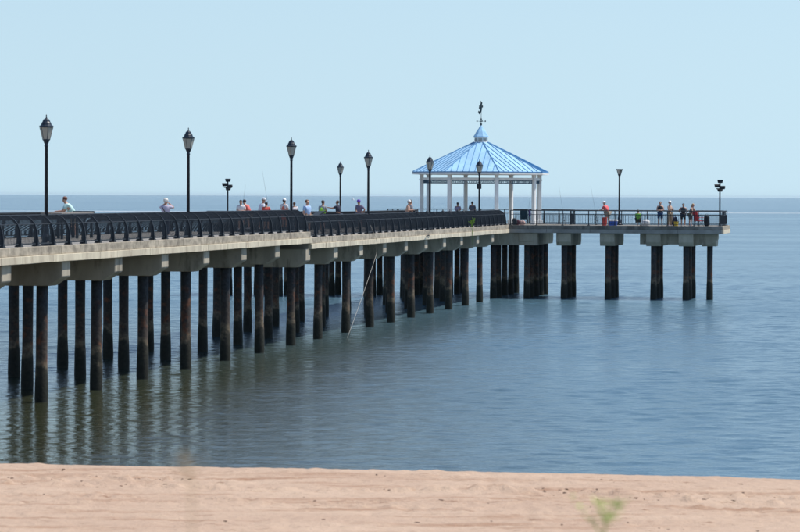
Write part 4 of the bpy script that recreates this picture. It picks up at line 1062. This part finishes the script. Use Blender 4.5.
def weed(px, py, dist, hgt, seed, label, col, dry=False):
    """leafy stalk whose top shows at photo pixel (px, py)"""
    rng = random.Random(seed)
    X = dist * (px - CX) / FPX; ztop = HCAM - dist * (py - 196.5) / FPX
    zb = sand_z(X, dist) - .03
    t = thing('weed', (X, dist, zb), 0, label, 'plant')
    H = ztop - zb; sm_ = simple('stem_' + str(seed), tuple(c*.8 for c in col), .8); lm = simple('leaf_' + str(seed), col, .7, .35)
    st = MB(); lf = MB()
    st.tube([(0, 0, 0), (.02, 0, H*.4), (0, .01, H*.75), (.01, 0, H*.97)], [.007, .005, .004, .002], 5)
    def leaf(c, d, ln, wd):
        d = d.normalized(); s = d.cross(Vector((0, 0, 1)));  s = s.normalized() if s.length > .05 else Vector((1, 0, 0))
        dr = Vector((0, 0, -.25*ln))
        lf.add([c, c + d*ln*.35 + s*wd, c + d*ln*.75 + s*wd*.7 + dr*.5, c + d*ln + dr, c + d*ln*.75 - s*wd*.7 + dr*.5, c + d*ln*.35 - s*wd], [(0,1,2,3),(0,3,4,5)])
    nb = 7 if not dry else 6
    g_ = dist / 26.0
    for i in range(nb):
        f = 1 - (.34*(1 - i/nb) + .02) * g_ * .55 / H; a = rng.uniform(0, 6.28); ln = ((1 - i/nb) * .20 + .07) * g_ * (1 if not dry else .6)
        b0 = Vector((0, 0, H*f)); b1 = b0 + Vector((math.cos(a)*ln, math.sin(a)*ln, ln*1.1))
        st.tube([b0, (b0+b1)/2 + Vector((0, 0, -.01)), b1], [.003, .002, .0015], 4)
        for k in range(9 if not dry else 7):
            c = b0.lerp(b1, rng.uniform(.2, 1)); leaf(c, Vector((rng.uniform(-1,1), rng.uniform(-1,1), rng.uniform(-.1,.8))), (rng.uniform(.05,.09) if not dry else rng.uniform(.02,.04)) * g_, (.015 if not dry else .007) * g_)
    for k in range(16 if not dry else 30):
        f = 1 - rng.uniform(.02, .5) * g_ * .8 / H; leaf(Vector((0, 0, H*f)), Vector((rng.uniform(-1,1), rng.uniform(-1,1), rng.uniform(.1,.9))), (rng.uniform(.05,.10) if not dry else rng.uniform(.02, .04)) * g_, (.015 if not dry else .007) * g_)
    st.build('stem', sm_, t); lf.build('leaves', lm, t)
weed(605, 511, 16, .8, 11, 'bright green leafy weed poking up in front of the sand', (0.36, 0.52, 0.12))
weed(190, 458, 9, .8, 12, 'faint dry straw-coloured weed stalk in front of the sand', (0.52, 0.42, 0.24), dry=True)

# ------------------------------------------------------------------ summer haze over the sea
hz = MB().box(-32000, 32000, -1800, 32000, -6, 16.5)
hm_ = bpy.data.materials.new('haze_air'); hm_.use_nodes = True
for n in list(hm_.node_tree.nodes):
    if n.type != 'OUTPUT_MATERIAL': hm_.node_tree.nodes.remove(n)
pv = hm_.node_tree.nodes.new('ShaderNodeVolumePrincipled'); pv.inputs['Color'].default_value = (0.72, 0.87, 1.0, 1); pv.inputs['Density'].default_value = HAZE
hm_.node_tree.links.new(pv.outputs[0], [n for n in hm_.node_tree.nodes if n.type == 'OUTPUT_MATERIAL'][0].inputs['Volume'])
tag(hz.build('haze', hm_), kind='stuff')
